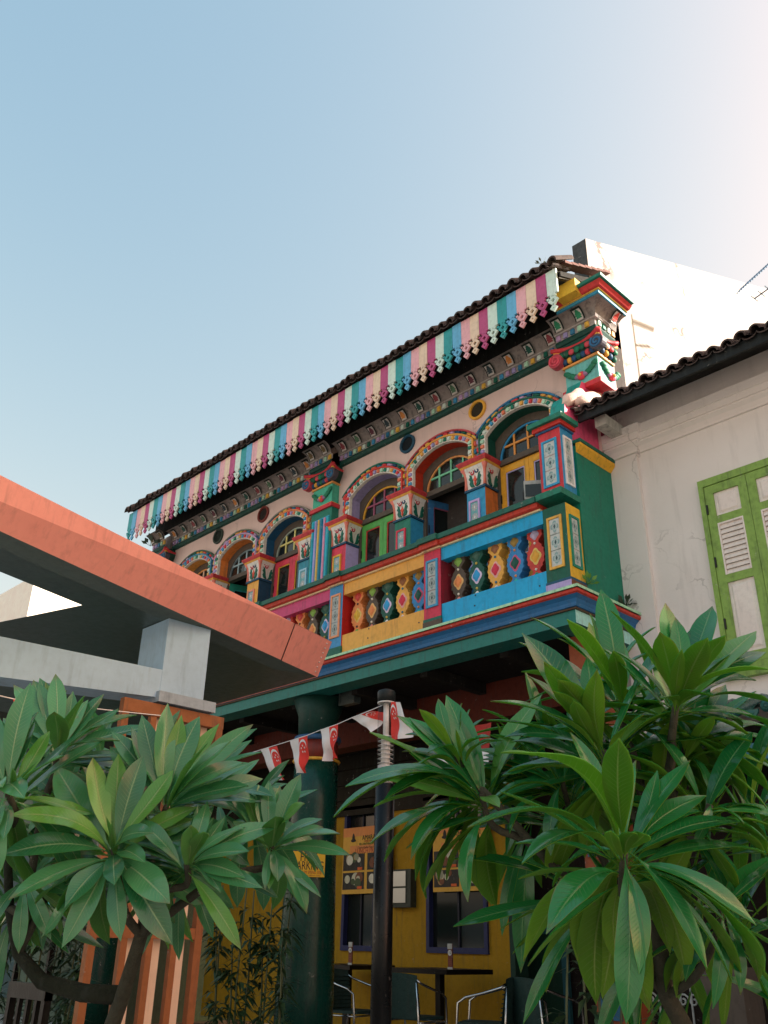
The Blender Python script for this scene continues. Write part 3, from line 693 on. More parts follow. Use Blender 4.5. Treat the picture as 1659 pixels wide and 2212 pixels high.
# corner pillar, lower and upper
P = hp(MB().box(-4.205, -3.957, YB, 6.285, 3.82, 4.535, 0, {5: 1}), 'corner_pillar', [paint('#175243'), paint('#e2b134')])
tile_panel(P, -4.16, -4.005, 3.93, 4.43, YB, '#dca64a', azul); tile_panel(P, 6.10, 6.245, 3.93, 4.43, -3.957, '#1d7a68', azul, 'y')
hp(MB().box(-4.212, -3.945, YB-.012, 6.285, 3.674, 3.795, 0, {5: 1}), 'pillar_base', [paint('#9d8cbb'), paint('#6a3d2c')], parent=P)
hp(MB().box(-4.21, -3.948, YB-.009, 6.285, 3.795, 3.82), 'pillar_fillet', paint('#1e4a66'), parent=P)
P = hp(MB().box(-4.215, -3.97, 6.085, 6.29, 4.663, 5.335, 0, {5: 1}), 'corner_pillar', [paint('#b6323a'), paint('#2f7ba3')])
tile_panel(P, -4.18, -4.01, 4.75, 5.24, 6.085, '#2f86ad', azul); tile_panel(P, 6.12, 6.255, 4.75, 5.26, -3.97, '#d5d3cf', azul, 'y')
for z0, z1, e, cc in ((5.335, 5.352, .018, '#2c5f8a'), (5.352, 5.395, .04, '#b0302a'), (5.395, 5.445, .075, '#1c6a56')):
    hp(MB().box(-4.215-e, -3.97+e, 6.085-e, 6.29, z0, z1), 'pillar_cap', paint(cc, .5, .5), parent=P)
hp(MB().box(-4.22, -3.94, 5.985, 6.30, 4.602, 4.664), 'cap_end', paint('#1d6a56', .5, .6), parent=P)
# rails and bottom panels bay by bay
xs = [-4.205]+[v for p in PIERS for v in (p[1], p[0])]
for k in range(6):
    xb, xa = xs[2*k], xs[2*k+1]
    hp(MB().box(xa, xb, YB, YB+.10, 4.40, 4.531), 'top_panel', paint(BAYC[k], .45, .25, .3))
    bp_ = hp(MB().box(xa, xb, YB, YB+.10, 3.677, 3.94), 'bottom_panel', paint(BAYC[k], .45, .25, .3))
    for q in range(5):
        hp(MB().disc((xa+.05+(xb-xa-.1)*[0, .32, .33, .97, .975][q], 3.72+.1*(q % 3)), .008, YB-.004, YB+.001, 8), 'bolt', paint('#26303a'), parent=bp_)
    hp(MB().box(xa+.02, xb-.02, 5.975, 6.30, 4.60, 4.652), 'rail_cap', paint('#1a5548', .5, .65, .5))
    hp(MB().prism([(6.005, 4.56), (6.02, 4.548), (6.2, 4.548), (6.2, 4.60), (6.0, 4.60)][::-1], xa+.015, xb-.015, 'x'), 'rail_roll', paint('#a83326', .5, .6))
    hp(MB().box(xa+.01, xb-.01, 6.035, 6.25, 4.531, 4.5475), 'rail_fillet', paint('#dcc39a'))
# balusters: scalloped cut-outs with raised medallions
def half_outline():
    pts = []
    key = [(3.86, .062), (3.90, .083), (3.935, .078), (3.95, .088), (3.975, .062), (3.995, .042), (4.01, .036), (4.03, .050), (4.05, .074), (4.065, .070), (4.09, .094), (4.12, .088), (4.15, .100),
           (4.18, .088), (4.21, .094), (4.235, .070), (4.25, .074), (4.27, .050), (4.29, .036), (4.305, .042), (4.325, .062), (4.35, .088), (4.365, .078), (4.40, .083), (4.44, .062)]
    return key
ko = half_outline(); outl = [(w_, z) for z, w_ in ko]+[(-w_, z) for z, w_ in ko[::-1]]
bal_me = MB(); 
for i in range(len(ko)-1):
    (z0, w0), (z1, w1) = ko[i], ko[i+1]
    v = [(-w0, -.055, z0), (w0, -.055, z0), (w1, -.055, z1), (-w1, -.055, z1), (-w0, .055, z0), (w0, .055, z0), (w1, .055, z1), (-w1, .055, z1)]
    bal_me.add(v, [(0, 1, 2, 3), (5, 4, 7, 6), (1, 5, 6, 2), (4, 0, 3, 7)])
bal_me = bal_me.mesh('baluster', paint('#ffffff'))
def lobe(cz, w_, h_, th, half=0):
    n = 24; o = []
    for i in range(n):
        a = 2*math.pi*i/n; r = 1+.13*math.cos(4*a)*(1 if True else 0)
        o.append((w_*r*math.cos(a), cz+h_*r*math.sin(a)))
    m_ = MB(); c_ = (0, -.055-th, cz)
    v = [(p[0], -.054, p[1]) for p in o]+[(p[0]*.72, -.055-th, cz+(p[1]-cz)*.72) for p in o]+[c_]
    m_.add(v, [(i, (i+1) % n, n+(i+1) % n, n+i) for i in range(n)]+[(n+i, n+(i+1) % n, 2*n) for i in range(n)])
    return m_
med_me = lobe(4.15, .048, .064, .016).mesh('medallion', paint('#ffffff'), True)
rim_me = lobe(4.15, .06, .078, .007).mesh('medallion_rim', paint('#ffffff'), True)
top_me = lobe(4.365, .046, .05, .014).mesh('medallion', paint('#ffffff'), True); bot_me = lobe(3.935, .046, .055, .014).mesh('medallion', paint('#ffffff'), True)
bd_me = MB().blob((0, -.056, 0), .0135).mesh('bead', paint('#ffffff'), True)
BAL = {'dark': ('#4a4038', '#d9814c', '#d9a86a', '#7aa04c', '#cf7a6a', '#cfc6b8'), 'green': ('#154a40', '#2f8ec2', '#c9b8d6', '#3a5a50', '#dcd6d2', '#b8a04c'),
       'yellow': ('#dca24a', '#bd2f48', '#d9a09a', '#8a5a3a', '#e2cfc2', '#2f6a86'), 'blue': ('#2f74a8', '#14493f', '#b04a6a', '#8a7038', '#2fa392', '#d98a5c'),
       'red': ('#b03a33', '#dca03c', '#e0c06a', '#a99bb5', '#2b7a5c', '#d9cfc4'), 'orange': ('#d9834c', '#e0b03c', '#d9b86a', '#b8433f', '#3f9a48', '#4a3a3a')}
SEQ = [['red', 'blue', 'yellow', 'green', 'dark'], ['blue', 'yellow', 'green', 'dark', 'orange'], ['green', 'dark', 'orange', 'red', 'blue'], ['red', 'blue', 'yellow', 'green', 'dark'], ['blue', 'yellow', 'green', 'dark', 'orange'], ['green', 'dark']]
for k in range(6):
    xb, xa = xs[2*k], xs[2*k+1]; n = len(SEQ[k]); st = (xb-xa)/(n+.35)
    for q, nm in enumerate(SEQ[k]):
        c = BAL[nm]; B_ = obj('baluster', bal_me, H, (xb-st*(q+.68), 6.19, 0), None, None, paint(c[0]))
        obj('medallion_rim', rim_me, B_, None, None, None, paint(c[2])); obj('medallion', med_me, B_, None, None, None, paint(c[1]))
        obj('medallion', top_me, B_, None, None, None, paint(c[3])); obj('medallion', bot_me, B_, None, None, None, paint(c[4])); [obj('bead', bd_me, B_, (0, 0, z_), None, None, paint(c[5])) for z_ in (4.022, 4.279)]
# ------------------------------------------------------------------ ground floor of the shophouse
hp(MB().box(XL-.3, CX+.1, 5.85, 9.2, -.135, -.10), 'walkway', paint('#6a5a50', .6))
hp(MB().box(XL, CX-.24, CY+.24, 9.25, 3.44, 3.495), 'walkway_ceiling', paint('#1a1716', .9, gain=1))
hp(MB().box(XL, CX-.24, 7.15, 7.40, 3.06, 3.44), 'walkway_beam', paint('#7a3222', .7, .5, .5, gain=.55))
for k in range(8):
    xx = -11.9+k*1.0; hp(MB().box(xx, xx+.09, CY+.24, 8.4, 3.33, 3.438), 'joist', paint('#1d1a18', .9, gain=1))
YG = 8.4
ochre = paint('#ac841c', .8, .25, .35, gain=1.0, bump=.4)
def gx(px, py): return at(px, py, Y=YG)
wR = gx(1103, 2050).x; aw0, aw1 = gx(924, 2000).x, gx(1056, 2000).x; az0 = gx(990, 2060).z; az1 = gx(990, 1830).z
bw0, bw1 = gx(738, 2050).x, gx(812, 2050).x
sg = MB()
def wall_y(x0, x1, z0, z1): sg.box(x0, x1, YG, YG+.18, z0, z1)
wall_y(XL, bw0, 0, 3.44); wall_y(bw0, bw1, 0, az0); wall_y(bw0, bw1, az1+.55, 3.44); wall_y(bw1, aw0, 0, 3.44); wall_y(aw0, aw1, 0, az0); wall_y(aw0, aw1, az1+.55, 3.44); wall_y(aw1, wR, 0, 3.44)
hp(sg, 'shopfront_wall', ochre)
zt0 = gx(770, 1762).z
for k in range(5): hp(MB().box(XL, wR, YG-.05-.004*k, YG-.012, zt0+.2*k, zt0+.2*k+.192), 'shade_board', paint('#2a2418', .7, .5, .5, gain=.8))  # dark boards added over the upper ochre wall, standing in for its shade
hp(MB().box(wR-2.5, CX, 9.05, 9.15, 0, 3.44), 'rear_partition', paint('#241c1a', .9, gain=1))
hp(MB().box(wR+.005, wR+.07, YG-.02, YG+.2, 0, 2.6), 'door_post', paint('#17352c', .6))
for x0, x1 in ((aw0, aw1), (bw0, bw1)):
    W_ = hp(MB().ring([(x0, az0), (x1, az0), (x1, az1+.55), (x0, az1+.55)], [(x0+.05, az0+.06), (x1-.05, az0+.06), (x1-.05, az1+.5), (x0+.05, az1+.5)], YG-.03, YG+.08), 'shop_window', paint('#232a52', .5))
    hp(MB().box(x0+.045, x1-.045, YG+.04, YG+.046, az0+.055, az1+.51), 'pane', glass, parent=W_)
    hp(MB().box((x0+x1)/2-.012, (x0+x1)/2+.012, YG+.02, YG+.05, az0+.06, az1+.5), 'mullion', paint('#1a1d2c', .5), parent=W_)
    hp(MB().box(x0-.03, x1+.03, YG-.05, YG-.03, az1+.56, az1+.60), 'window_head', paint('#6a7068', .6), parent=W_)
# teal framed door panel in the dark bay, red post
dp = at(1165, 2060, Y=8.95)
D_ = hp(MB().box(dp.x-.34, dp.x+.34, 8.98, 9.02, 0, 1.15), 'half_door', paint('#16352a', .6))
hp(MB().ring([(dp.x-.36, 0), (dp.x+.36, 0), (dp.x+.36, 1.18), (dp.x-.36, 1.18)], [(dp.x-.29, .07), (dp.x+.29, .07), (dp.x+.29, 1.1), (dp.x-.29, 1.1)], 8.95, 9.0), 'door_frame', paint('#24505a', .6), parent=D_)
# great round column and the others of the arcade
def column(x, y, r0, r1):
    c = hp(MB().lathe([(r0, -.1), (r0*.995, .5), (r1*1.02, 2.3), (r1, 2.70)], 40, (x, y)), 'column', paint('#12463c', .26, .6, .8, gain=.85), True)
    hp(MB().lathe([(r1*1.06, 2.70), (r1*1.1, 2.715), (r1*1.06, 2.73)], 40, (x, y)), 'column_ring', paint('#d9a23c'), True, parent=c)
    hp(MB().lathe([(r1*.97, 2.73), (r1*.95, 2.92)], 40, (x, y)), 'column_neck', paint('#6a2a24'), True, parent=c)
    hp(MB().lathe([(r1*1.06, 2.92), (r1*1.1, 2.94), (r1*1.06, 2.97)], 40, (x, y)), 'column_ring', paint('#2a4f74'), True, parent=c)
    hp(MB().lathe([(r1*.9, 2.97), (r1*.95, 3.2), (r1*1.25, 3.385)], 40, (x, y)), 'column_capital', paint('#123f38', gain=.9), True, parent=c)
    return c
cpos = at(684, 1640, Y=6.32); column(cpos.x, 6.32, .285, .235); column(cpos.x-4.1, 6.32, .285, .235)
pr_ = hp(MB().box(-4.19, -3.93, 6.30, 6.62, 0, 3.38), 'corner_pier', paint('#b05a36', gain=.6))
for k in range(5): hp(MB().box(-4.15, -3.97, 6.285, 6.302, .5+k*.55, .86+k*.55), 'pier_panel', paint('#2f6a9a' if k % 2 else '#1f4f6a'), parent=pr_)
# ------------------------------------------------------------------ the white neighbour
N_ = root('white_shophouse', (2.5, 7.2, 0), 'plain white plastered shophouse with green louvred shutters and dark tiled eaves', 'building')
stucco = cracked('white_stucco', (.76, .70, .67), (.82, .76, .735), .8, .3, .3)
def npt(mb, name, mat, smooth=False, parent=None): return mb.build(name, mat, parent or N_, smooth)
npt(MB().box(-3.94, 9.5, 6.93, 7.1, 2.55, 6.0), 'wall', stucco)
npt(MB().box(-3.965, -3.655, 6.885, 6.93, 2.55, 5.26), 'pilaster', stucco)
def ncorn(xa, xb, o):
    y = 6.93-o; mb = MB(); pr_ = [(0, 5.262), (.022, 5.265), (.024, 5.285), (.012, 5.288), (.03, 5.33), (.055, 5.352), (.06, 5.356), (.06, 5.372), (.075, 5.376), (.085, 5.43), (.10, 5.434), (.105, 5.52), (.0, 5.53)]
    for (p0, z0), (p1, z1) in zip(pr_, pr_[1:]):
        mb.add([(xa, y-p0, z0), (xb+(p0 if o else 0), y-p0, z0), (xb+(p1 if o else 0), y-p1, z1), (xa, y-p1, z1)], [(0, 1, 2, 3)])
        if o: mb.add([(xb+p0, y-p0, z0), (xb+p0, 6.93, z0), (xb+p1, 6.93, z1), (xb+p1, y-p1, z1)], [(0, 1, 2, 3)])
    npt(mb, 'cornice', stucco)
ncorn(-3.965, -3.655, .045); ncorn(-3.655, 9.5, 0)
# shuttered windows
def shutter_window(x0):
    green = paint('#80a04e', .55, .5, .45, gain=1.1); wh = paint('#d8ccc6', .6, .2, .25)
    W_ = npt(MB().ring([(x0, 2.99), (x0+.86, 2.99), (x0+.86, 4.74), (x0, 4.74)], [(x0+.045, 3.04), (x0+.815, 3.04), (x0+.815, 4.672), (x0+.045, 4.672)], 6.885, 6.935), 'shutter_frame', green)
    npt(MB().box(x0-.04, x0+.90, 6.87, 6.94, 2.93, 2.988), 'window_sill', green, parent=W_)
    for k in range(2):
        a = x0+.048+k*.384; b = a+.380; L_ = npt(MB().box(a, a+.075, 6.895, 6.925, 3.045, 4.668).box(b-.075, b, 6.895, 6.925, 3.045, 4.668).box(a+.075, b-.075, 6.895, 6.925, 4.59, 4.668)
                 .box(a+.075, b-.075, 6.895, 6.925, 4.295, 4.365).box(a+.075, b-.075, 6.895, 6.925, 3.745, 3.815).box(a+.075, b-.075, 6.895, 6.925, 3.045, 3.13), 'shutter', green, parent=W_)
        for z0, z1 in ((4.365, 4.59), (3.13, 3.745)):
            npt(MB().box(a+.075, b-.075, 6.912, 6.922, z0, z1), 'panel', wh, parent=L_)
            npt(MB().add([(a+.10, 6.912, z0+.025), (b-.10, 6.912, z0+.025), (b-.10, 6.912, z1-.025), (a+.10, 6.912, z1-.025), (a+.115, 6.902, z0+.045), (b-.115, 6.902, z0+.045), (b-.115, 6.902, z1-.045), (a+.115, 6.902, z1-.045)],
                     [(0, 1, 5, 4), (1, 2, 6, 5), (2, 3, 7, 6), (3, 0, 4, 7), (4, 5, 6, 7)]), 'raised_field', wh, parent=L_)
        npt(MB().box(a+.075, b-.075, 6.922, 6.926, 3.815, 4.295), 'backing', paint('#3a3634', .9), parent=L_)
        npt(MB().box(a+.075, a+.088, 6.894, 6.922, 3.815, 4.295).box(b-.088, b-.075, 6.894, 6.922, 3.815, 4.295).box(a+.088, b-.088, 6.894, 6.922, 4.28, 4.295), 'louvre_rim', wh, parent=L_)
        for q in range(10):
            z = 3.818+q*.0465
            npt(MB().prism([(6.896, z), (6.902, z-.003), (6.920, z+.042), (6.914, z+.045)], a+.09, b-.09, 'x'), 'slat', wh, parent=L_)
        for z in (3.35, 3.9, 4.4):
            npt(MB().box(a+.002 if k == 0 else b-.014, a+.014 if k == 0 else b-.002, 6.882, 6.896, z, z+.09), 'hinge', simple('iron', (.03, .03, .03), .5, .6), parent=L_)
shutter_window(-3.10); shutter_window(-1.2); shutter_window(.8)
# eaves
nroof = MB(); PN = .13; nx = 100; SLN = .46
NX0 = -3.975
for k in range(nx*4+1):
    x = NX0+PN*k/4; h = .035*math.cos(2*math.pi*k/4)
    for j in range(9):
        y = 6.42+5*j/8; nroof.v.append((x, y, 5.64+SLN*(y-6.35)+h))
for k in range(nx*4):
    for j in range(8):
        a = k*9+j; nroof.f.append((a, a+9, a+10, a+1)); nroof.mi.append(0)
NR = npt(nroof, 'roof', tilem)
for k in range(60):
    x = NX0+PN*k
    obj('roof_tile', tile_roof, NR, (x, 6.33+rr.uniform(-.02, .02), 5.60+rr.uniform(-.012, .012)), (0, rr.uniform(-.09, .09), rr.uniform(-.07, .07)), (1.02, 1, 1.1))
    obj('pan_tile', pan_me, NR, (x+PN/2, 6.345+rr.uniform(-.015, .015), 5.615), (0, rr.uniform(-.05, .05), 0))
npt(MB().box(NX0+.03, 9.5, 6.375, 6.40, 5.50, 5.60), 'eaves_fascia', paint('#15191a', .6, gain=1))
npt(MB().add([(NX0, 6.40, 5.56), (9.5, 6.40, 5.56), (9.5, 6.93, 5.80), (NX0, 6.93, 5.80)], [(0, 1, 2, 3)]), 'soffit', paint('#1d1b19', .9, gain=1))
npt(MB().box(-3.84, -3.72, 6.50, 6.93, 5.45, 5.56), 'beam_end', paint('#a8a59e', .8, .5, .6))
npt(MB().box(-3.90, 9.5, 11.3, 11.5, 0, 7.9), 'rear_wall', stucco)
npt(MB().box(-1.7, 9.5, 6.9, 7.08, 5.85, 7.3), 'sun_blocker', stucco)  # unseen wall, added to keep direct sun off the pavilion canopy
npt(MB().box(9.3, 9.5, 6.93, 11.4, 0, 7.5), 'end_wall', stucco)
# mortar ridge where the eaves meet the painted house
mm = MB().tube([(-4.0, 6.25, 5.66), (-3.985, 6.30, 5.74), (-3.97, 6.38, 5.80), (-3.965, 6.46, 5.86), (-3.96, 6.55, 5.87), (-3.95, 6.66, 5.93), (-3.94, 6.8, 6.0)], [.03, .065, .055, .075, .05, .06, .04], 12)
mm.tube([(-3.93, 6.33, 5.70), (-3.90, 6.42, 5.75), (-3.89, 6.52, 5.80)], [.03, .055, .04], 10)
npt(mm, 'mortar_fillet', paint('#d0b0a4', .9, .5, .5, bump=.6), True)
# string course, glazed awning and lower front
npt(MB().box(-3.92, 9.5, 6.86, 6.93, 2.72, 2.80), 'string_course', stucco)
jade = paint('#1d4f4a', .25, .4, .4); AW = MB()
for k in range(49):
    x = -3.55+k*.04
    for j in range(2): AW.v.append((x, 6.25+.66*j, 2.52+.24*j+.03*math.cos(2*math.pi*k/6)))
for k in range(48): AW.f.append((2*k, 2*k+2, 2*k+3, 2*k+1)); AW.mi.append(0)
A_ = npt(AW, 'glazed_awning', jade)
disc_me = MB(); disc_me.tube([(0, 0, 0), (0, .03, .005), (0, .5, .18)], [.043, .043, .04], 16); disc_me.disc((0, 0), .034, -.004, .001, 16); disc_me.blob((0, -.004, 0), (.014, .006, .014))
for q in range(8): disc_me.blob((.022*math.cos(q*.785), -.004, .022*math.sin(q*.785)), (.008, .005, .008), 0, 6, 3)
disc_me = disc_me.mesh('end_tile', jade, True)
drip_me = MB().prism([(.058*math.cos(math.pi*i/8), -.055*math.sin(math.pi*i/8)) for i in range(9)], -.006, .012, 'y').blob((0, -.008, -.022), (.03, .006, .014)).mesh('drip_tile', jade)
for k in range(8):
    obj('end_tile', disc_me, A_, (-3.49+k*.235, 6.22, 2.51)); 
    if k < 7: obj('drip_tile', drip_me, A_, (-3.372+k*.235, 6.225, 2.50))
npt(MB().box(-3.70, 9.5, 6.45, 6.62, 2.20, 2.32), 'awning_beam', paint('#2c6472', .5, .3, .4))
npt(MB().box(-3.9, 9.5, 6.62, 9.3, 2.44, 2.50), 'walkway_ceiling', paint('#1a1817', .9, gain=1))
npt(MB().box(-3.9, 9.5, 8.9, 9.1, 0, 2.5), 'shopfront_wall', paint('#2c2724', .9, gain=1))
cp_ = at(1575, 2160, Y=6.75)
npt(MB().box(cp_.x-.16, cp_.x+.16, 6.65, 6.93, -.1, .86), 'plinth', paint('#8a7d72', .8, gain=.42))
npt(MB().box(-3.9, 9.5, 5.9, 9.0, -.13, -.005), 'walkway', paint('#6a625a', .7))
# ornamental white railing under the arcade
rp = at(1505, 2140, Y=7.0)
RG = root('railing', (rp.x, 7.0, 0), 'low white scrolled metal railing beside the pale pier of the white house', 'railing')
for z_ in (.80, .32): MB().box(rp.x-.55, rp.x+.28, 6.98, 7.02, z_, z_+.03).build('rail', paint('#b9b9b4', .5), RG)
for k in range(9):
    xx = rp.x-.5+k*.09; MB().tube([(xx, 7.0, .34), (xx, 7.0, .8)], .008, 6).tube(spiral(xx+.02, .62, .05, 1.3, 1, 0, 7.0, 0, 14), .007, 5).build('scroll_bar', paint('#b9b9b4', .5), RG)
for s_ in (-.55, .27): MB().box(rp.x+s_-.015, rp.x+s_+.015, 6.985, 7.015, -.01, .82).build('post', paint('#b9b9b4', .5), RG)
# ------------------------------------------------------------------ aerials
def aerial(name, base, h, heading, label, mat, n=11, L=.9, ew=.2, tilt=0):
    A = root(name, base, label, 'aerial', None, False)
    MB().tube([(0, 0, 0), (0, 0, h)], .012, 6).build('mast', mat, A)
    dv = Vector((math.cos(heading), math.sin(heading), tilt)).normalized(); pv = dv.cross(Vector((0, 0, 1))).normalized()
    b0 = Vector((0, 0, h-.05)); 
    bm__ = MB().tube([b0-dv*.1, b0+dv*L], .009, 6).build('boom', mat, A)
    for k in range(n):
        c = b0+dv*(L*k/(n-1)-.05); w_ = ew*(1-.35*k/n)
        MB().tube([c-pv*w_/2, c+pv*w_/2], .005, 5).build('element', mat, A)
    return A
alum = simple('aerial_metal', (.10, .17, .26), .4, .5)
a0_, a1_ = at(1597, 628, Y=9.0), at(1680, 553, Y=9.0)
AN = root('television_aerial', (a1_.x, 9.0, 6.8), 'blue grey comb-like television aerial above the white house roof', 'aerial')
MB().tube([(a1_.x, 9.0, 6.8), (a1_.x, 9.0, a1_.z+.1)], .014, 6).build('mast', alum, AN)
MB().tube([a0_, a1_], .010, 6).build('boom', alum, AN)
for k in range(18):
    c = a0_.lerp(a1_, k/17); MB().tube([c+Vector((.02, .04, .06)), c-Vector((.02, .04, .06))], .008, 5).build('element', alum, AN)
c0_, c1_ = at(1630, 645, Y=9.0), at(1690, 602, Y=9.0); MB().tube([c0_, c1_], .009, 6).build('boom', alum, AN)
for k in range(4):
    c = c0_.lerp(c1_, k/4); MB().tube([c+Vector((0, .10, .02)), c-Vector((0, .10, .02))], .006, 5).build('element', alum, AN)
# ------------------------------------------------------------------ pavilion on the left
PV = root('garden_pavilion', (-4.6, 2.8, 0), 'modern pavilion with salmon red slab edge, grey beam and orange timber screen', 'pavilion')
def pv(mb, name, mat, parent=None, smooth=False): return mb.build(name, mat, parent or PV, smooth)
e_ = Vector((-.2875, .958, 0)).normalized(); n__ = Vector((e_.y, -e_.x, 0))
C0 = Vector((-4.791, 4.0, 0)); CT = Vector((-4.652, 4.0, 0)); ZS, ZTOP = 2.669, 2.897
Nb = C0-e_*5; Nt = Vector((-3.897, 1.257, 0)); et = (CT-Nt).normalized(); Ntt = CT-et*5
salmon = paint('#e29489', .42, .16, .22, gain=1.5, bump=.03); soff = paint('#5f6a64', .7, .2, .2, gain=1.0); dkso = paint('#46544e', .35, .2, .2, gain=1.0); grey = paint('#8fa8ba', .6, .15, .2, gain=1.4, bump=.06)
def V3(v, z): return (v.x, v.y, z)
seam = C0-e_*.46; seamt = CT-et*.46
fa = MB().add([V3(Nb, ZS), V3(seam, ZS), V3(seamt, ZTOP), V3(Ntt, ZTOP)], [(0, 1, 2, 3)])
pv(fa, 'slab_edge', salmon)
fb = MB(); g_ = e_*.012
fb.add([V3(seam+g_, ZS-.002), V3(C0, ZS-.002), V3(CT, ZTOP+.002), V3(seamt+g_, ZTOP+.002)], [(0, 1, 2, 3)])
fb.add([V3(C0, ZS-.002), V3(C0+Vector((-4.6, 0, 0)), ZS-.002), V3(CT+Vector((-4.6, 0, 0)), ZTOP+.002), V3(CT, ZTOP+.002)], [(0, 1, 2, 3)])
E2 = pv(fb, 'slab_end', salmon)
pv(MB().add([V3(seam-n__*.004, ZS), V3(seam+g_-n__*.004, ZS), V3(seamt+g_-n__*.004, ZTOP), V3(seamt-n__*.004, ZTOP)], [(0, 1, 2, 3)]), 'seam', paint('#3a1d18', .8), E2)
sc_me = MB().blob((0, 0, 0), .006, 0, 6, 4).mesh('screw', simple('screw_steel', (.7, .68, .66), .35, .6))
for k in range(7):
    t = .1+.8*k/6; p = (C0-e_*.05)*(1-t)+(CT-et*.05)*t; obj('screw', sc_me, E2, (p.x+n__.x*.002, p.y, ZS+(ZTOP-ZS)*t))
for k in range(14):
    p = Ntt+et*(1.5+k*.22); 
    if k % 3: obj('screw', sc_me, E2, (p.x-.012, p.y, ZTOP-.02))
for s_, h_ in ((1.0, .3), (1.7, .55), (2.4, .3), (3.0, .8)):
    p = (Nb+e_*(s_+.9))*(1-h_)+(Ntt+et*(s_+.9))*h_; obj('screw', sc_me, E2, (p.x+.001, p.y, ZS+(ZTOP-ZS)*h_))
far1 = at(178, 1309, Z=ZS); far1 = Vector((far1.x, far1.y, 0)); wst = far1-n__*5
iw = .17
pv(MB().add([V3(Nb, ZS), V3(Nb-n__*iw, ZS), V3(C0-n__*iw-e_*.3, ZS), V3(C0, ZS)], [(0, 1, 2, 3)]), 'edge_soffit', soff)
pv(MB().add([V3(Nb-n__*iw, ZS+.004), V3(Nb-n__*.47, ZS+.004), V3(far1, ZS+.004), V3(wst, ZS+.004), V3(C0+Vector((-4.6, 0, 0)), ZS+.004), V3(C0-n__*.01, ZS+.004), V3(C0-n__*iw-e_*.3, ZS+.004)], [(0, 1, 2, 3, 4, 5, 6)]), 'soffit', dkso)
tp = MB().add([V3(Ntt, ZTOP), V3(CT, ZTOP), V3(CT+Vector((-4.6, 0, 0)), ZTOP), V3(wst+e_*1.3, ZTOP), V3(far1+e_*1.3, ZTOP), V3(Nb-n__*.1, ZTOP)], [(0, 1, 2, 3, 4, 5)])
tp.add([V3(Nb-n__*.47, ZS+.006), V3(far1, ZS+.006), V3(far1+e_*1.3, ZTOP), V3(Nb-n__*.1, ZTOP)], [(0, 1, 2, 3)]); tp.add([V3(far1, ZS+.006), V3(wst, ZS+.006), V3(wst+e_*1.3, ZTOP), V3(far1+e_*1.3, ZTOP)], [(0, 1, 2, 3)])
pv(tp, 'slab_top', dkso)
PX = -4.48
q0 = at(347, 1446, X=PX); q1 = at(440, 1519, X=PX); t0 = at(0, 1374, X=PX); t1 = at(0, 1462, X=PX)
pT0, pT1 = at(366, 1335, X=PX).y, at(454, 1373, X=PX).y
pil = MB().box(PX-.30, PX, pT0, pT1, 2.20, ZS); pv(pil, 'pillar', grey)
def ext(a, b, k): return a+(b-a)*k
b0, b1 = ext(q0, t0, 2.6), ext(q1, t1, 2.6)
bmb = MB().prism([(pT1, q1.z), (pT0, q0.z+.0), (b0.y, b0.z), (b1.y, b1.z)][::-1], PX-.2, PX-.002, 'x'); pv(bmb, 'beam', grey)
zc_ = at(440, 1527, X=PX).z
pv(MB().box(PX-.34, PX+.035, pT0-.02, pT1+.07, zc_-.03, zc_+.03), 'pillar_pad', paint('#8b98a2', .6))
orange = paint('#a5673f', .6, .3, .4, gain=.8); cream = paint('#e2c6ae', .7, .1, .15)
ly0, ly1, lz1 = 2.36, 3.02, 2.155
fr = MB().box(PX-.03, PX+.012, ly1-.045, ly1, -.13, lz1-.07).box(PX-.03, PX+.012, ly0, ly0+.04, -.13, lz1-.07)
pv(fr, 'screen_frame', orange)
pv(MB().box(PX-.032, PX+.014, ly0, ly1+.002, lz1-.07, lz1), 'screen_rail', orange)
for z in (.96, .05): pv(MB().box(PX-.028, PX+.010, ly0+.04, ly1-.045, z, z+.055), 'screen_rail', orange)
k = 0; y = ly1-.148
while y > ly0+.2:
    pv(MB().box(PX-.026, PX+.008, y-.036, y, -.1, lz1-.071), 'upright', orange)
    pv(MB().box(PX-.075, PX-.035, y+.004, y+.07, -.1, lz1-.06), 'slat', cream); y -= .148
pv(MB().box(PX-.5, PX-.45, -.5, ly1-.3, 1.9, 2.06), 'inner_beam', paint('#26302c', .6))
# ------------------------------------------------------------------ lamp post
lp = at(834, 1560, Y=4.7); lr = .064
LP = root('lamp_post', (lp.x, lp.y, -.14), 'round black bollard lamp with a clear tube and louvre rings, beside the green column', 'lamp post')
zt_ = at(834, 1490, Y=4.7).z; z1_ = at(834, 1518, Y=4.7).z; z2_ = at(834, 1694, Y=4.7).z
blk = paint('#0f1315', .3, .2, .25, gain=.8)
MB().lathe([(lr+.006, -.14), (lr+.006, z2_)], 32, (lp.x, lp.y)).build('pole', blk, LP, True)
MB().lathe([(lr+.004, z1_), (lr+.005, zt_-.022), (lr-.003, zt_-.012), (lr*.6, zt_-.003), (.012, zt_)], 32, (lp.x, lp.y)).build('cap', paint('#20292a', .5, .3, .3, gain=.8), LP, True)
MB().lathe([(lr+.004, z1_-.008), (lr+.004, z1_)], 32, (lp.x, lp.y)).build('white_ring', paint('#cfcfca', .5), LP, True)
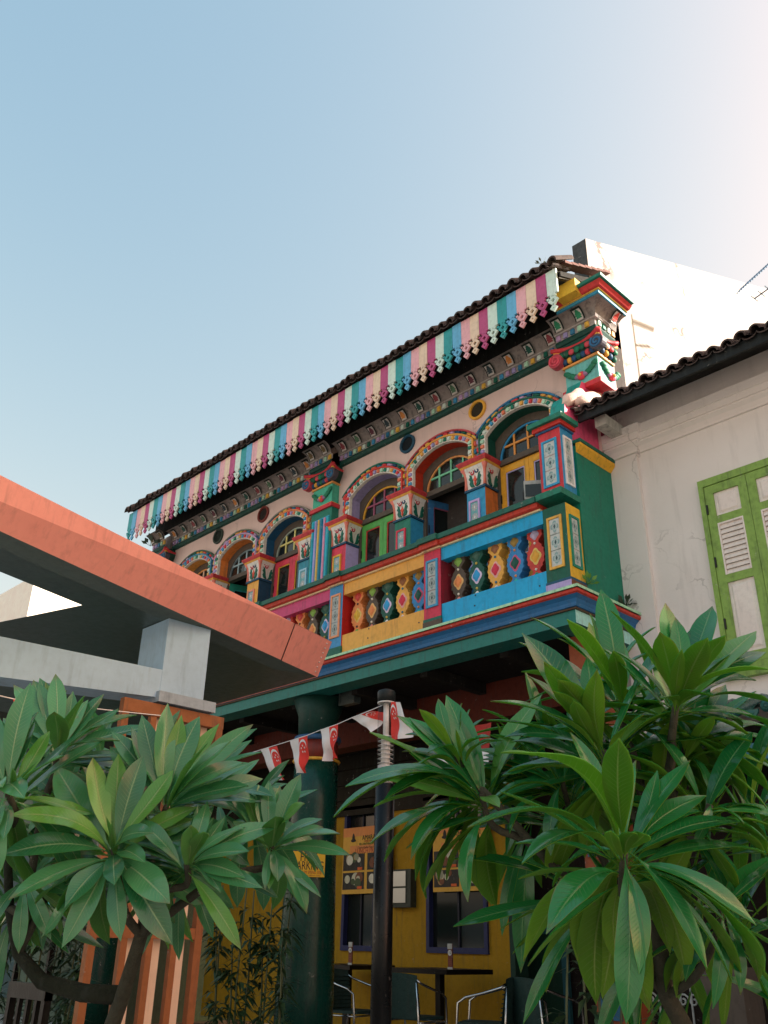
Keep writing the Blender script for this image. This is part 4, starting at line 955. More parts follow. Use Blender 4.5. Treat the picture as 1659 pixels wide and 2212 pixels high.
tb = NB('clear_tube'); tb.b.inputs['Base Color'].default_value = (.05, .06, .06, 1); tb.b.inputs['Roughness'].default_value = .05; tp_b = tb.n('ShaderNodeBsdfTransparent'); fr_ = tb.n('ShaderNodeLayerWeight'); fr_.inputs[0].default_value = .35; ms_ = tb.n('ShaderNodeMixShader'); tb.l(tb.math('MULTIPLY_ADD', fr_.outputs['Facing'], .3, .03), ms_.inputs[0]); tb.l(tp_b.outputs[0], ms_.inputs[1]); tb.l(tb.b.outputs[0], ms_.inputs[2]); tb.l(ms_.outputs[0], tb.out.inputs[0])
MB().lathe([(lr, z2_), (lr, z1_-.008)], 32, (lp.x, lp.y)).build('clear_tube', tb.m, LP, True)
chrome = simple('polished_aluminium', (.75, .76, .77), .18, 1)
zr0 = z1_-.24*(z1_-z2_)/.6
MB().lathe([(.022, z1_-.25), (.022, z1_-.01)], 20, (lp.x, lp.y)).build('reflector_core', paint('#d2d2cf', .3), LP, True)
for k in range(7):
    z = z1_-.26-k*.032
    MB().lathe([(.026, z+.012), (lr-.006, z), (lr-.006, z-.003), (.026, z+.008)], 28, (lp.x, lp.y)).build('louvre_ring', paint('#dcdcda', .3), LP, True)
MB().lathe([(.034, z1_-.49), (.034, z1_-.25)], 24, (lp.x, lp.y)).build('inner_sleeve', paint('#e4e4e1', .4), LP, True)
MB().lathe([(lr-.008, z2_+.005), (lr-.008, z1_-.47)], 28, (lp.x, lp.y)).build('diffuser', paint('#d5d2ce', .5), LP, True)
# ------------------------------------------------------------------ bunting
redf = paint('#cf3f38', .75, .1, .05, gain=1.25, bump=0); whf = paint('#dcd8d6', .8, .1, .05, bump=0)
def bunting_flag(name, tl, tr, bl, br, label, group, wave=.02, seed=1, emblem=True, flip=False):
    """small two-colour flag hung by its short side; corners are world points"""
    rg = random.Random(seed); ph = rg.uniform(0, 6)
    nrm = (tr-tl).cross(bl-tl).normalized()
    def P(u, v, lift=0):
        p = (tl*(1-u)+tr*u)*(1-v)+(bl*(1-u)+br*u)*v
        return p+nrm*(wave*v*math.sin(u*7+v*4+ph)+wave*.6*math.sin(v*9-u*3+ph)*v+lift)
    mb = MB(); nu, nv = 10, 12
    for j in range(nv+1):
        for i in range(nu+1): mb.v.append(tuple(P(i/nu, j/nv)))
    for j in range(nv):
        for i in range(nu):
            a = j*(nu+1)+i; mb.f.append((a, a+nu+1, a+nu+2, a+1)); mb.mi.append(0 if (i < nu//2) == flip else 1)
    r_ = mb.build(name, [redf, whf], None, True); tag(r_, label, 'flag', group)
    if emblem:
        u0 = .5 if not flip else 0.0
        for lift in (.004, -.004):
            def E(a, b): return tuple(P(u0+.5*a, b*.46+.06, lift))
            cm = MB(); n = 16; out = []; inn = []
            for i in range(n+1):
                th = math.radians(200-220*i/n) if not flip else math.radians(200-220*i/n)
                out.append((.48+.40*math.cos(th), .42-.40*math.sin(th))); inn.append((.48+.36*math.cos(th), .50-.33*math.sin(th)))
            cm.v = [E(*p) for p in out]+[E(*p) for p in inn]
            cm.f = [(i, i+1, n+2+i, n+1+i) for i in range(n)]; cm.mi = [0]*n
            cm.build('crescent', whf, r_)
            for s in range(5):
                ang = math.radians(90+72*s); cx_, cy_ = .5+.17*math.cos(ang), .62-.20*math.sin(ang); st = []
                for q in range(10):
                    a = math.radians(90+36*q); rad = .085 if q % 2 == 0 else .036
                    st.append(E(cx_+rad*math.cos(a), cy_-rad*1.0*math.sin(a)))
                MB().add(st+[E(cx_, cy_)], [(q, (q+1) % 10, 10) for q in range(10)]).build('star', whf, r_)
    return r_
def w2(zx, zy): return 497.7+zx/3.5716, 1426.7+zy/3.5716
YS = 4.9
def fp(zx, zy, dy=0): px, py = w2(zx, zy); return at(px, py, Y=YS+dy)
FG = 'small red and white flags on the string'
bunting_flag('bunting_flag', fp(233, 690), fp(360, 660), fp(330, 925, .03), fp(425, 920, -.02), 'small red and white flag hanging on the string, tail swung towards the green column', None, .028, 1)
bunting_flag('bunting_flag', fp(460, 622), fp(594, 580), fp(505, 872), fp(592, 858, .03), 'small red and white flag hanging straight on the string in front of the green column', None, .03, 2)
bunting_flag('bunting_flag', fp(695, 538), fp(830, 492), fp(735, 782), fp(818, 752, .03), 'small red and white flag on the string between the green column and the lamp', None, .032, 3)
bunting_flag('bunting_flag', fp(935, 445, .02), fp(1088, 388, .02), fp(1110, 552, .06), fp(1215, 400, .10), 'small flag folded sideways by the wind behind the clear lamp tube', None, .03, 4)
bunting_flag('bunting_flag', fp(1240, 318, -.36), fp(1310, 322, -.38), fp(1240, 632, -.36), fp(1400, 588, -.40), 'small flag hanging in front of the lamp tube, white half blown outwards', None, .02, 5, True, True)
st_ = [fp(*p) for p in ((-420, 800), (-150, 780), (90, 735), (240, 688), (460, 620), (595, 577), (700, 535), (830, 490), (935, 443), (1105, 375), (1240, 316))]
tag(MB().tube(st_, .0035, 5).build('bunting_string', whf), 'thin white string carrying small flags across the arcade past the lamp', 'string')
st2 = [at(x, y, X=PX+.12) for x, y in ((-60, 1490), (40, 1512), (120, 1524), (200, 1530), (290, 1540), (352, 1546))]
tag(MB().tube(st2, .003, 5).build('bunting_string', whf), 'thin white string tied across the orange timber screen', 'string')
def fq(x, y, d_=0): return at(x, y, X=PX+.12+d_)
bunting_flag('bunting_flag', fq(28, 1510), fq(68, 1518), fq(34, 1530), fq(74, 1535, .03), 'short red flag furled on the string over the leafy left shrub', None, .01, 8, False, True)
bunting_flag('bunting_flag', fq(118, 1524), fq(160, 1528), fq(112, 1556), fq(150, 1575, .03), 'pale flag on the string tied to the orange screen', None, .01, 9, False)
bf = [at(*p, Y=5.75) for p in ((925, 1585), (1060, 1560), (918, 1712), (1058, 1700))]
def bigflag():
    tl, tr, bl, br = bf; mb = MB(); nu, nv = 12, 12; nrm = (tr-tl).cross(bl-tl).normalized()
    for j in range(nv+1):
        for i in range(nu+1):
            u, v = i/nu, j/nv; mb.v.append(tuple((tl*(1-u)+tr*u)*(1-v)+(bl*(1-u)+br*u)*v+nrm*.02*math.sin(u*9+v*3)))
    for j in range(nv):
        for i in range(nu): a = j*(nu+1)+i; mb.f.append((a, a+nu+1, a+nu+2, a+1)); mb.mi.append(0 if j < nv//2-1 else 1)
    o = mb.build('hanging_flag', [paint('#8e2a24', .8), whf], None, True); tag(o, 'large flag, red above white, hung under the balcony behind the leaves', 'flag')
    for sx, sy in ((.22, .2), (.30, .28), (.2, .33)):
        c = (tl*(1-sx)+tr*sx)*(1-sy)+(bl*(1-sx)+br*sx)*sy-nrm*.028; ux = (tr-tl).normalized(); uy = (tl-bl).normalized()
        st = [tuple(c+(ux*math.cos(math.radians(90+36*q))+uy*math.sin(math.radians(90+36*q)))*(.022 if q % 2 == 0 else .009)) for q in range(10)]
        MB().add(st+[tuple(c)], [(q, (q+1) % 10, 10) for q in range(10)]).build('star', whf, o)
bigflag()
# ------------------------------------------------------------------ signs and posters
def sign_text(par, body, size, col, loc, sx=1.0, rz=0, shear=0):
    obj('lettering', text_mesh('lettering', body, size, col, .0008, 'CENTER', sx, shear), par, loc, wall_rot(rz))
blackp = simple('black_ink', (.012, .01, .01), .6); redp = simple('red_ink', (.42, .05, .02), .6); grnp = simple('green_ink', (.05, .12, .03), .6)
sg0, sg1 = at(650, 1838, Y=6.0), at(726, 1886, Y=6.0)
sgx = (sg0.x+sg1.x)/2; hw_ = abs(sg1.x-sg0.x)/2*.95; zc0 = at(690, 1866, Y=6.0).z
th_ = math.radians(44); zc0 = at(692, 1864, Y=6.1).z; rs_ = .272
SG = root('parking_sign', (at(684, 1640, Y=6.32).x+rs_*math.sin(th_), 6.32-rs_*math.cos(th_), zc0), 'yellow FREE PARKING sign on the green column, half hidden by leaves', 'sign', None, False); SG.rotation_euler = (0, 0, th_); hw_ = .165
MB().box(-hw_, hw_, 0, .006, -.12, .12).build('board', paint('#e3b02f', .5, .1, .1), SG)
sign_text(SG, 'FREE', .115, blackp, (0, -.002, .062), hw_*1.15/.16*.62)
sign_text(SG, 'PARKING', .115, blackp, (0, -.002, -.018), hw_*1.9/.46*.95)
sign_text(SG, 'MINIMUM SPEND 30$', .042, redp, (0, -.002, -.078), hw_*1.8/.42*.95)
sign_text(SG, 'for lunch and dinner only', .02, redp, (0, -.002, -.105), 1.2)
def food(par, x, z, w_, h_, seed, y):
    rg = random.Random(seed)
    P_ = MB().box(x-w_/2, x+w_/2, y-.003, y, z-h_/2, z+h_/2).build('food_picture', paint('#1a1a17', .4, gain=1), par)
    for q in range(7):
        cc = rg.choice(['#8a8a72', '#b8b49c', '#3a4a2c', '#6a3a20', '#9a7a4c', '#cfc9b8'])
        MB().disc((x+rg.uniform(-.3, .3)*w_, z+rg.uniform(-.15, .33)*h_), rg.uniform(.08, .2)*w_, y-.0035-.0004*q, y-.002, 12).build('dish', paint(cc, .4), P_)
    MB().box(x+w_*.2, x+w_*.42, y-.008, y-.0065, z-h_*.48, z-h_*.32).build('price_flash', paint('#d9622c', .5), P_)
def poster(px0, px1, py0, py1, label):
    a, b = at(px0, py0, Y=YG-.06), at(px1, py1, Y=YG-.06); x0, x1 = a.x, b.x; z1 = at((px0+px1)/2, py0, Y=YG-.06).z; z0 = at((px0+px1)/2, py1, Y=YG-.06).z
    R_ = root('menu_poster', (x0, YG-.06, z0), label, 'poster', None, False); w_, h_ = x1-x0, z1-z0
    MB().box(0, w_, 0, .006, 0, h_).build('sheet', paint('#c99a3c', .5, .15, .15), R_)
    MB().box(0, w_, -.002, .0, h_*.86, h_).build('sheet_header', paint('#d98a4c', .5, .15, .15), R_)
    MB().box(w_*.15, w_, -.002, .0, h_*.60, h_*.72).build('sheet_band', paint('#d98a4c', .5, .15, .15), R_)
    lg = MB().blob((w_*.22, -.004, h_*.80), (.05, .003, .02)).blob((w_*.22, -.004, h_*.835), (.026, .003, .05)).blob((w_*.22, -.004, h_*.885), (.014, .003, .02)); lg.build('seated_emblem', blackp, R_)
    sign_text(R_, 'AMARAVATI', .085, blackp, (w_*.62, -.003, h_*.83), .85); sign_text(R_, 'FAMILY RESTAURANT', .03, redp, (w_*.6, -.003, h_*.775), .95)
    sign_text(R_, 'VEG BRIYANI SPECIALS', .04, grnp, (w_*.55, -.003, h_*.735), .95); sign_text(R_, 'Classical Indian Veg & Non Veg', .036, blackp, (w_*.55, -.003, h_*.685), .95)
    sign_text(R_, 'LUNCH PROMO', .09, redp, (w_*.55, -.003, h_*.63), .8)
    for q in range(4): food(R_, w_*(.24+.5*(q % 2)), h_*(.47 if q < 2 else .19), w_*.44, h_*.25, q+int(px0), -.001)
poster(743, 845, 1785, 1930, 'orange lunch promotion poster with four dishes, partly behind the lamp post')
poster(935, 1062, 1776, 1925, 'orange lunch promotion poster with four dishes above the blue framed window')
ba, bb = at(846, 1880, Y=YG-.05), at(893, 1960, Y=YG-.05)
LB = root('letter_box', (ba.x, YG-.1, bb.z), 'dented stainless steel letter box fixed to the ochre wall', 'letter box', None, False); w_, h_ = bb.x-ba.x, ba.z-bb.z
MB().box(0, w_, 0, .1, 0, h_).build('body', paint('#3a4038', .5, gain=1), LB)
for z0, z1 in ((.55, .95), (.12, .5)): MB().box(.0, w_*.8, -.012, 0, h_*z0, h_*z1).build('door', simple('steel', (.35, .37, .37), .28, 1), LB)
# ------------------------------------------------------------------ tables and chairs
wicker = paint('#2c4643', .6, .5, .4, gain=1.0, bump=.5); tubem = simple('chair_tube', (.62, .63, .64), .22, 1); dark = paint('#141210', .35, .2, .2, gain=1)
def table(px, py, Y, label):
    p = at(px, py, Y=Y); T = root('cafe_table', (p.x, Y, -.1), label, 'table', None, False); h = p.z+.1
    MB().box(-.42, .42, -.36, .36, h-.045, h).build('table_top', dark, T); MB().box(-.035, .035, -.035, .035, .03, h-.045).build('leg', dark, T); MB().box(-.24, .24, -.24, .24, 0, .03).build('base', dark, T)
    return h-.1, p
hA, pA = table(950, 2092, 7.75, 'dark square cafe table with number 15 stand below the blue window')
hB, pB = table(752, 2083, 7.9, 'dark square cafe table with number 16 stand behind the lamp post')
def number(px, Y, h, num):
    p = at(px, 2050, Y=Y); S = root('table_number', (p.x, Y, h), 'upright table number card reading %s on a dark table' % num if num == '15' else 'number 16 card standing on the table behind the lamp post', 'table number', None, False)
    MB().box(-.03, .03, 0, .012, 0, .235).build('card', paint('#6a3a30', .5), S); MB().box(-.032, .032, -.004, 0, .185, .235).build('header', paint('#a9a9a4', .5), S)
    MB().box(-.032, .032, -.004, 0, 0, .02).build('foot', paint('#b5b5b0', .5), S)
    MB().disc((0, .15), .026, -.005, -.001, 18).build('number_disc', paint('#d5d2cc', .5), S); sign_text(S, num, .036, blackp, (0, -.0055, .15), 1)
    for k in range(4): MB().box(-.022, .022, -.002, 0, .035+k*.018, .041+k*.018).build('print_line', paint('#8a4a3c', .5), S)
number(972, 7.6, hA, '15'); number(757, 7.75, hB, '16')
def chair(px, Y, rz, label):
    p = at(px, 2150, Y=Y); C = root('wicker_chair', (p.x, Y, -.10), label, 'chair', 'wicker armchairs on the walkway', False); C.rotation_euler = (0, 0, rz)
    MB().box(-.21, .21, -.22, .2, .42, .445).build('seat', wicker, C)
    bk = MB(); n = 8
    for j in range(7):
        for i in range(n+1):
            a = -1+2*i/n; z = .43+.37*j/6
            bk.v.append((.22*a, .21+.05*(1-a*a)+.06*j/6-.03, z+(.02*(1-a*a) if j == 6 else 0)))
    for j in range(6):
        for i in range(n): q = j*(n+1)+i; bk.f.append((q, q+1, q+n+2, q+n+1)); bk.mi.append(0)
    o = len(bk.v); bk.v += [(x, y+.018, z) for x, y, z in bk.v[:o]]; bk.f += [tuple(v+o for v in f[::-1]) for f in bk.f]; bk.mi *= 2
    bk.build('backrest', wicker, C, True)
    for j in range(9): 
        z = .46+.036*j; MB().tube([(.215*a_, .20+.05*(1-a_*a_)+.06*(z-.43)/.37-.034, z) for a_ in (-1, -.6, -.2, .2, .6, 1)], .006, 5).build('weave', wicker, C)
    for s in (-1, 1):
        MB().tube([(s*.25, -.22, 0), (s*.25, -.215, .40), (s*.255, -.20, .60), (s*.255, -.13, .645), (s*.25, .02, .68), (s*.235, .19, .73), (s*.21, .235, .76)], .0115, 8).build('arm_tube', tubem, C, True)
        MB().tube([(s*.23, .27, 0), (s*.225, .22, .42), (s*.215, .245, .74)], .0115, 8).build('leg', tubem, C, True)
        MB().tube([(s*.245, -.2, .40), (s*.225, .21, .40)], .009, 6).build('stretcher', tubem, C, True)
    MB().tube([(-.245, -.2, .40), (.245, -.2, .40)], .009, 6).build('stretcher', tubem, C, True)
    return C
chair(762, 7.2, math.radians(100), 'wicker armchair with steel arms between the green column and the lamp post')
chair(892, 7.15, math.radians(188), 'wicker armchair with steel arms directly behind the lamp post')
chair(1048, 7.2, math.radians(-62), 'wicker armchair with steel arms beside the table numbered 15')
chair(1178, 7.5, math.radians(165), 'wicker armchair with steel arms in front of the teal half door')
# floodlight on the balcony rail, small weeds
fl = at(1148, 1040, Y=6.12)
FL = root('floodlight', (fl.x, 6.14, 4.655), 'grey metal floodlight tilted on the balcony rail by the red tiled pillar', 'floodlight', None, False)
fm = paint('#8a9090', .4, .3, .3)
B_ = MB().add([(-.085, -.04, .06), (.085, -.04, .06), (.085, -.06, .24), (-.085, -.06, .24), (-.06, .05, .04), (.06, .05, .04), (.06, .03, .20), (-.06, .03, .20)], [(0, 1, 2, 3), (5, 4, 7, 6), (1, 5, 6, 2), (4, 0, 3, 7), (3, 2, 6, 7), (4, 5, 1, 0)]).build('housing', fm, FL)
for k in range(5): MB().box(-.055, .055, .035, .062, .07+k*.028, .078+k*.028).build('fin', fm, FL)
MB().box(-.072, .072, -.056, -.052, .08, .22).build('lens', glass, FL); MB().box(-.1, -.088, -.02, .02, 0, .15).box(.088, .1, -.02, .02, 0, .15).box(-.088, .088, -.02, .02, 0, .008).build('bracket', simple('iron', (.03, .03, .03), .5, .6), FL)
FL.rotation_euler = (0, 0, math.radians(35))
# small floodlight box fixed below the balcony beam
fb_ = at(757, 1502, Y=6.4); tag(MB().box(-.11, .11, -.05, .05, -.1, .1).box(-.12, .12, -.062, -.05, -.11, -.085).box(-.12, -.1, -.062, -.05, -.085, .1).build('wall_box', paint('#4a5452', .4, gain=1), None, False, (fb_.x, 6.4, fb_.z)), 'small glazed box lamp fixed under the dark balcony ceiling', 'lamp')
# ------------------------------------------------------------------ plants
def leaf_material(name, c0, c1, vein, trans, rough, under=False):
    b = NB(name); tc = b.n('ShaderNodeTexCoord'); sp = b.n('ShaderNodeSeparateXYZ'); b.l(tc.outputs['UV'], sp.inputs[0])
    u, v = sp.outputs[0], sp.outputs[1]; oi = b.n('ShaderNodeObjectInfo'); geo = b.n('ShaderNodeNewGeometry')
    av = b.math('MULTIPLY', b.math('ABSOLUTE', b.math('SUBTRACT', v, .5)), 2)
    lat = b.math('SINE', b.math('MULTIPLY', b.math('SUBTRACT', b.math('MULTIPLY', u, 25), b.math('MULTIPLY', av, 2.2)), 6.2832))
    vl = b.math('MULTIPLY', b.ramp(lat, .86, 1.0), b.ramp(av, 1.0, .2))
    mid = b.ramp(av, .075, .03)
    n1 = b.noise(geo.outputs['Position'], 6, 4); n2 = b.noise(geo.outputs['Position'], 45, 3)
    col = b.mix(b.math('ADD', b.math('MULTIPLY', oi.outputs['Random'], .75), b.math('MULTIPLY', b.ramp(n1, .35, .7), .3)), c0, c1)
    col = b.mix(b.math('MULTIPLY', vl, .35), col, vein); col = b.mix(b.math('MULTIPLY', mid, .8), col, vein)
    col = b.mix(b.math('MULTIPLY', b.ramp(n2, .62, .8), .18), col, [x*.5 for x in c0])
    # small brown blemishes
    vo = b.n('ShaderNodeTexVoronoi'); vo.inputs['Scale'].default_value = 16; b.l(geo.outputs['Position'], vo.inputs['Vector'])
    col = b.mix(b.math('MULTIPLY', b.math('LESS_THAN', vo.outputs['Distance'], .07), .5), col, (.22, .20, .09))
    dry = b.math('MULTIPLY', b.ramp(b.math('MAXIMUM', b.ramp(u, .86, 1.0), b.ramp(av, .90, 1.0)), .2, .9), b.ramp(b.math('ADD', b.noise(geo.outputs['Position'], 11, 5, .7), b.math('MULTIPLY', oi.outputs['Random'], .16)), .60, .68))
    col = b.mix(b.math('MULTIPLY', dry, .8), col, (.20, .15, .06))
    b.l(col, b.b.inputs['Base Color']); b.b.inputs['Roughness'].default_value = rough; b.b.inputs['Coat Weight'].default_value = 0 if under else .45; b.b.inputs['Coat Roughness'].default_value = .14; b.b.inputs['Specular IOR Level'].default_value = .65 if not under else .3
    bp = b.n('ShaderNodeBump'); bp.inputs['Strength'].default_value = .5; bp.inputs['Distance'].default_value = .004
    b.l(b.math('ADD', b.math('MULTIPLY', vl, -.6 if not under else .8), b.math('ADD', b.math('MULTIPLY', mid, -1 if not under else 1.2), b.math('MULTIPLY', b.noise(geo.outputs['Position'], 30, 2), .4))), bp.inputs['Height']); b.l(bp.outputs[0], b.b.inputs['Normal'])
    tr = b.n('ShaderNodeBsdfTranslucent'); tcol = b.mix(.5, col, [min(1, x*2.2) for x in c1]); b.l(tcol, tr.inputs[0])
    ms = b.n('ShaderNodeMixShader'); ms.inputs[0].default_value = trans; b.l(b.b.outputs[0], ms.inputs[1]); b.l(tr.outputs[0], ms.inputs[2]); b.l(ms.outputs[0], b.out.inputs[0])
    return b.m
LT = leaf_material('plumeria_leaf_upper', (.020, .150, .060), (.115, .40, .165), (.30, .50, .26), .28, .24)
LU = leaf_material('plumeria_leaf_under', (.085, .25, .06), (.18, .40, .10), (.34, .50, .22), .40, .5, True)
LTr = leaf_material('plumeria_leaf_upper_deep', (.008, .125, .036), (.034, .30, .075), (.18, .42, .16), .32, .19)
LUr = leaf_material('plumeria_leaf_under_yellow', (.10, .27, .025), (.24, .44, .045), (.40, .54, .16), .46, .42, True)
LY = leaf_material('plumeria_leaf_young', (.08, .32, .05), (.20, .46, .09), (.42, .56, .22), .42, .28)
bark = paint('#4a4a3e', .9, .8, .6, gain=.8, bump=.8)
stemg = simple('green_stem', (.12, .20, .07), .5)
NL, NWD = 16, 6; WMUL = [.88]
def leaf_mesh(base, tip, nh, wr, bow, fold, rg, mats, petiole=.12, curl=0.0, twist=0.0, raw=False):
    ax = tip-base; L = ax.length; t = ax/L; n = (nh-t*nh.dot(t))
    if n.length < .15: n = t.orthogonal()
    n.normalize(); n = Matrix.Rotation(rg.uniform(-.35, .35)+twist, 3, t) @ n; s = t.cross(n)
    W = L*wr*WMUL[0]; mb = MB(); mb.uv = []; mx = rg.uniform(.55, .64); wav = rg.uniform(.02, .10); wf = rg.uniform(7, 12); wp = rg.uniform(0, 6); side = rg.uniform(-.05, .05)
    rows = []
    for i in range(NL+1):
        u = i/NL
        c = base+ax*u+n*(L*bow*(4*u*(1-u))*(1-.25*u))+s*(L*side*math.sin(u*math.pi))-n*(L*curl*max(0, u-.7)**2*6)
        if u < petiole: wd = .035
        else:
            k = (u-petiole)/(1-petiole); q = k/mx if k < mx else 1-(k-mx)/(1-mx)
            wd = .035+.965*(math.sin(q*math.pi/2)**.85 if k < mx else (math.sin(q*math.pi/2))**.9*(1 if q > .25 else (.35+.65*q/.25)))
        if i == NL: wd = .004
        rows.append((u, c, wd*W))
    tang = [(rows[min(i+1, NL)][1]-rows[max(i-1, 0)][1]).normalized() for i in range(NL+1)]
    for layer in (0, 1):
        for i, (u, c, w_) in enumerate(rows):
            nn = (n-tang[i]*n.dot(tang[i])).normalized(); ss = tang[i].cross(nn)
            for j in range(NWD+1):
                a = -1+2*j/NWD; lift = fold*w_*(abs(a)**1.35)-.12*fold*w_*a*a*a*a+wav*w_*math.sin(u*wf+wp+(2 if a > 0 else 0))*abs(a)*1.6
                th = .0016 if abs(a) > .1 else .0035
                mb.v.append(tuple(c+ss*(w_*a)+nn*(lift-(th if layer else 0)))); mb.uv.append((u, j/NWD))
    off = (NL+1)*(NWD+1)
    for i in range(NL):
        for j in range(NWD):
            q = i*(NWD+1)+j; mb.f.append((q, q+NWD+1, q+NWD+2, q+1)); mb.mi.append(0)
            q += off; mb.f.append((q, q+1, q+NWD+2, q+NWD+1)); mb.mi.append(1)
    return mb if raw else mb.mesh('leaf', mats, True)
def pick(rg, mats): return [LY, mats[1]] if rg.random() < .13 else mats
def rosette(tree, cx, cy, depth, A, leaves, L0, mats, root_pt, seed, spread=.05, dark=False, wr0=.135, r_br=.012, mid=None, fill=20):
    """one branch end: cx, cy, depth give its place; leaves are (tip x, tip y, toward[-1]/away[+1], bow, width) seen on the survey picture"""
    rg = random.Random(seed); P = at(cx, cy, depth); A = Vector(A).normalized()
    path = [root_pt, mid if mid is not None else (root_pt+P)/2+Vector((rg.uniform(-.05, .05), rg.uniform(-.05, .05), -.06)), P-A*.10, P]
    fine = []
    for i in range(13):
        t = i/12*3; k = min(2, int(t)); q = t-k
        p0, p1, p2, p3 = path[max(0, k-1)], path[k], path[k+1], path[min(3, k+2)]
        fine.append(.5*((2*p1)+(p2-p0)*q+(2*p0-5*p1+4*p2-p3)*q*q+(3*p1-p0-3*p2+p3)*q**3))
    br = MB().tube(fine, [r_br*1.3-(r_br*.55)*i/12 for i in range(13)], 9).build('branch', bark, tree, True)
    for k, lf in enumerate(leaves):
        tx, ty = lf[0], lf[1]; sgn = lf[2] if len(lf) > 2 else -1; bow = lf[3] if len(lf) > 3 else rg.uniform(.04, .10); wr = lf[4] if len(lf) > 4 else wr0*rg.uniform(.9, 1.1)
        pr_ = math.hypot(tx-cx, ty-cy)*depth/FPX; Lr = L0*rg.uniform(.92, 1.08)
        dz = sgn*min(math.sqrt(max(0.0025, Lr*Lr-pr_*pr_)), .42*Lr)*(.9 if pr_ < Lr else .3)
        tip = at(tx, ty, max(.5, depth+dz)); dirn = (tip-P).normalized()
        base = P+A*rg.uniform(-.05, .012)+dirn*.010
        obj('leaf', leaf_mesh(base, tip, A+Vector((0, 0, .15)), wr*(Lr/max(pr_, Lr*.75) if False else 1), bow, rg.uniform(.08, .30), rg, pick(rg, mats), .1 if pr_ > .12 else .06), br)
    # the rest of the whorl, shorter and farther round the stem
    ref = rt*1.0
    for k in range(fill):
        th = rg.uniform(0, 6.283); Lr = L0*rg.uniform(.55, .95); el = rg.uniform(-.5, .5)
        dr = (rt*math.cos(th)+up*math.sin(th))*math.cos(el)+fw*(.35+.5*abs(math.sin(el)))
        if dr.z > .75 and rg.random() < .5: continue
        dr.normalize(); base = P+A*rg.uniform(-.08, -.02)+dr*.01
        obj('leaf', leaf_mesh(base, base+dr*Lr+Vector((0, 0, -.05*Lr)), A+Vector((0, 0, .3)), wr0*rg.uniform(.9, 1.1), rg.uniform(.05, .16), rg.uniform(.10, .30), rg, pick(rg, mats), .1), br)
    return br
def Y1(x, y): return x/2.817, 1426.7+y/2.817
def Y2(x, y): return 497.7+x/3.5716, 1426.7+y/3.5716
def Y3(x, y): return 497.7+x/3.5716, 1725.3+y/3.5716
def Y4(x, y): return 862.6+x/3.5716, 1725.3+y/3.5716
def Y5(x, y): return 995.4+x/2.5001, 1260.8+y/2.5001
def Y6(x, y): return 1128+x/3.1252, 1658.9+y/3.1252
def W3(x, y): return 862.6+x/4.167, 1459.9+y/4.167
def W4(x, y): return 1393.5+x/5.557, 1459.9+y/5.557
def LV(f, lst): return [f(a[0], a[1])+tuple(a[2:]) for a in lst]
cpos = lambda f, x, y: f(x, y)
# left frangipani
tl0 = at(255, 2205, 2.9); knot = at(305, 2020, 2.85); TL_ = root('frangipani_tree', (tl0.x, tl0.y, -.14), 'frangipani with broad pale green leaves in front of the orange timber screen', 'tree')
ML = [LT, LU]; toc = (fw*-1)
trunk = MB().tube([Vector((tl0.x-.02, tl0.y, -.14)), at(200, 2330, 2.95), at(262, 2160, 2.88), knot, at(318, 1985, 2.85)], [.036, .032, .024, .021, .016], 12); trunk.build('trunk', bark, TL_, True)
arm = [at(262, 2150, 2.9), at(180, 2145, 2.95), at(90, 2120, 3.0), at(40, 2060, 3.05), at(20, 1960, 3.05), at(15, 1800, 3.0)]
MB().tube(arm, [.030, .028, .025, .021, .016, .012], 10).build('limb', paint('#2a3026', .95, .8, .6, gain=.8, bump=.8), TL_, True)
UPC = Vector((0, 0, 1))-fw*.95
rosette(TL_, *Y1(690, 1150), 2.75, UPC, LV(Y1, [(335, 640, 1, .05, .16), (565, 590, 1, .05, .14), (722, 565, 1, .05), (872, 575, 1, .06, .15), (830, 730, 1, .03, .06), (1055, 665, 1, .06, .14), (590, 800, 1, .02, .06), (645, 948, -1, .0, .03), (683, 978, -1, .0, .03),
        (55, 940, -1, .16, .15), (-5, 1187, -1, .14, .13), (50, 1455, -1, .12, .14), (392, 1505, -1, .14, .19), (375, 1750, -1, .10, .14), (697, 1367, -1, .16, .24), (735, 1710, -1, .10, .15), (1035, 1480, -1, .14, .19), (1050, 1733, -1, .10, .14),
        (932, 1048, -1, .18, .15), (1205, 965, 1, .1, .14), (1142, 1312, 1, .08, .16), (885, 1232, -1, .15, .16), (210, 1480, 1, .08, .14), (250, 1690, 1, .05, .13), (150, 905, 1, .1, .14)]), .39, ML, knot, 11)
rosette(TL_, *Y1(345, 560), 2.95, UPC+rt*.25, LV(Y1, [(203, 118, 1, .05, .15), (338, 80, 1, .04, .13), (275, 130, 1, .03, .08), (445, 185, 1, .05, .13), (512, 213, -1, .03, .10), (632, 205, 1, .05, .16), (832, 330, -1, .07, .12), (725, 300, 1, .05, .11), (730, 485, -1, .06, .10), (757, 580, 1, .08, .12), (700, 650, 1, .1, .14), (60, 330, 1, .05, .14), (330, 310, -1, .04, .17), (110, 420, 1, .05, .14)]), .36, ML, arm[3], 12, mid=at(90, 1760, 3.0))
rosette(TL_, *Y1(40, 800), 2.65, UPC-rt*.1, LV(Y1, [(-40, 300, 1, .05, .15), (10, 365, 1, .05, .15), (215, 372, 1, .05, .13), (303, 428, 1, .05, .14), (322, 508, 1, .05, .12), (385, 578, -1, .06, .11), (15, 770, -1, .2, .2), (148, 840, -1, .24, .24), (-60, 1090, -1, .1, .16), (20, 1090, -1, .1, .14), (-30, 1350, -1, .1, .16), (-120, 560, 1, .05, .15), (185, 135, 1, .05, .13), (75, 650, -1, .0, .05), (330, 830, 1, .1, .12), (230, 770, 1, .1, .12)]), .36, ML, arm[5], 13)
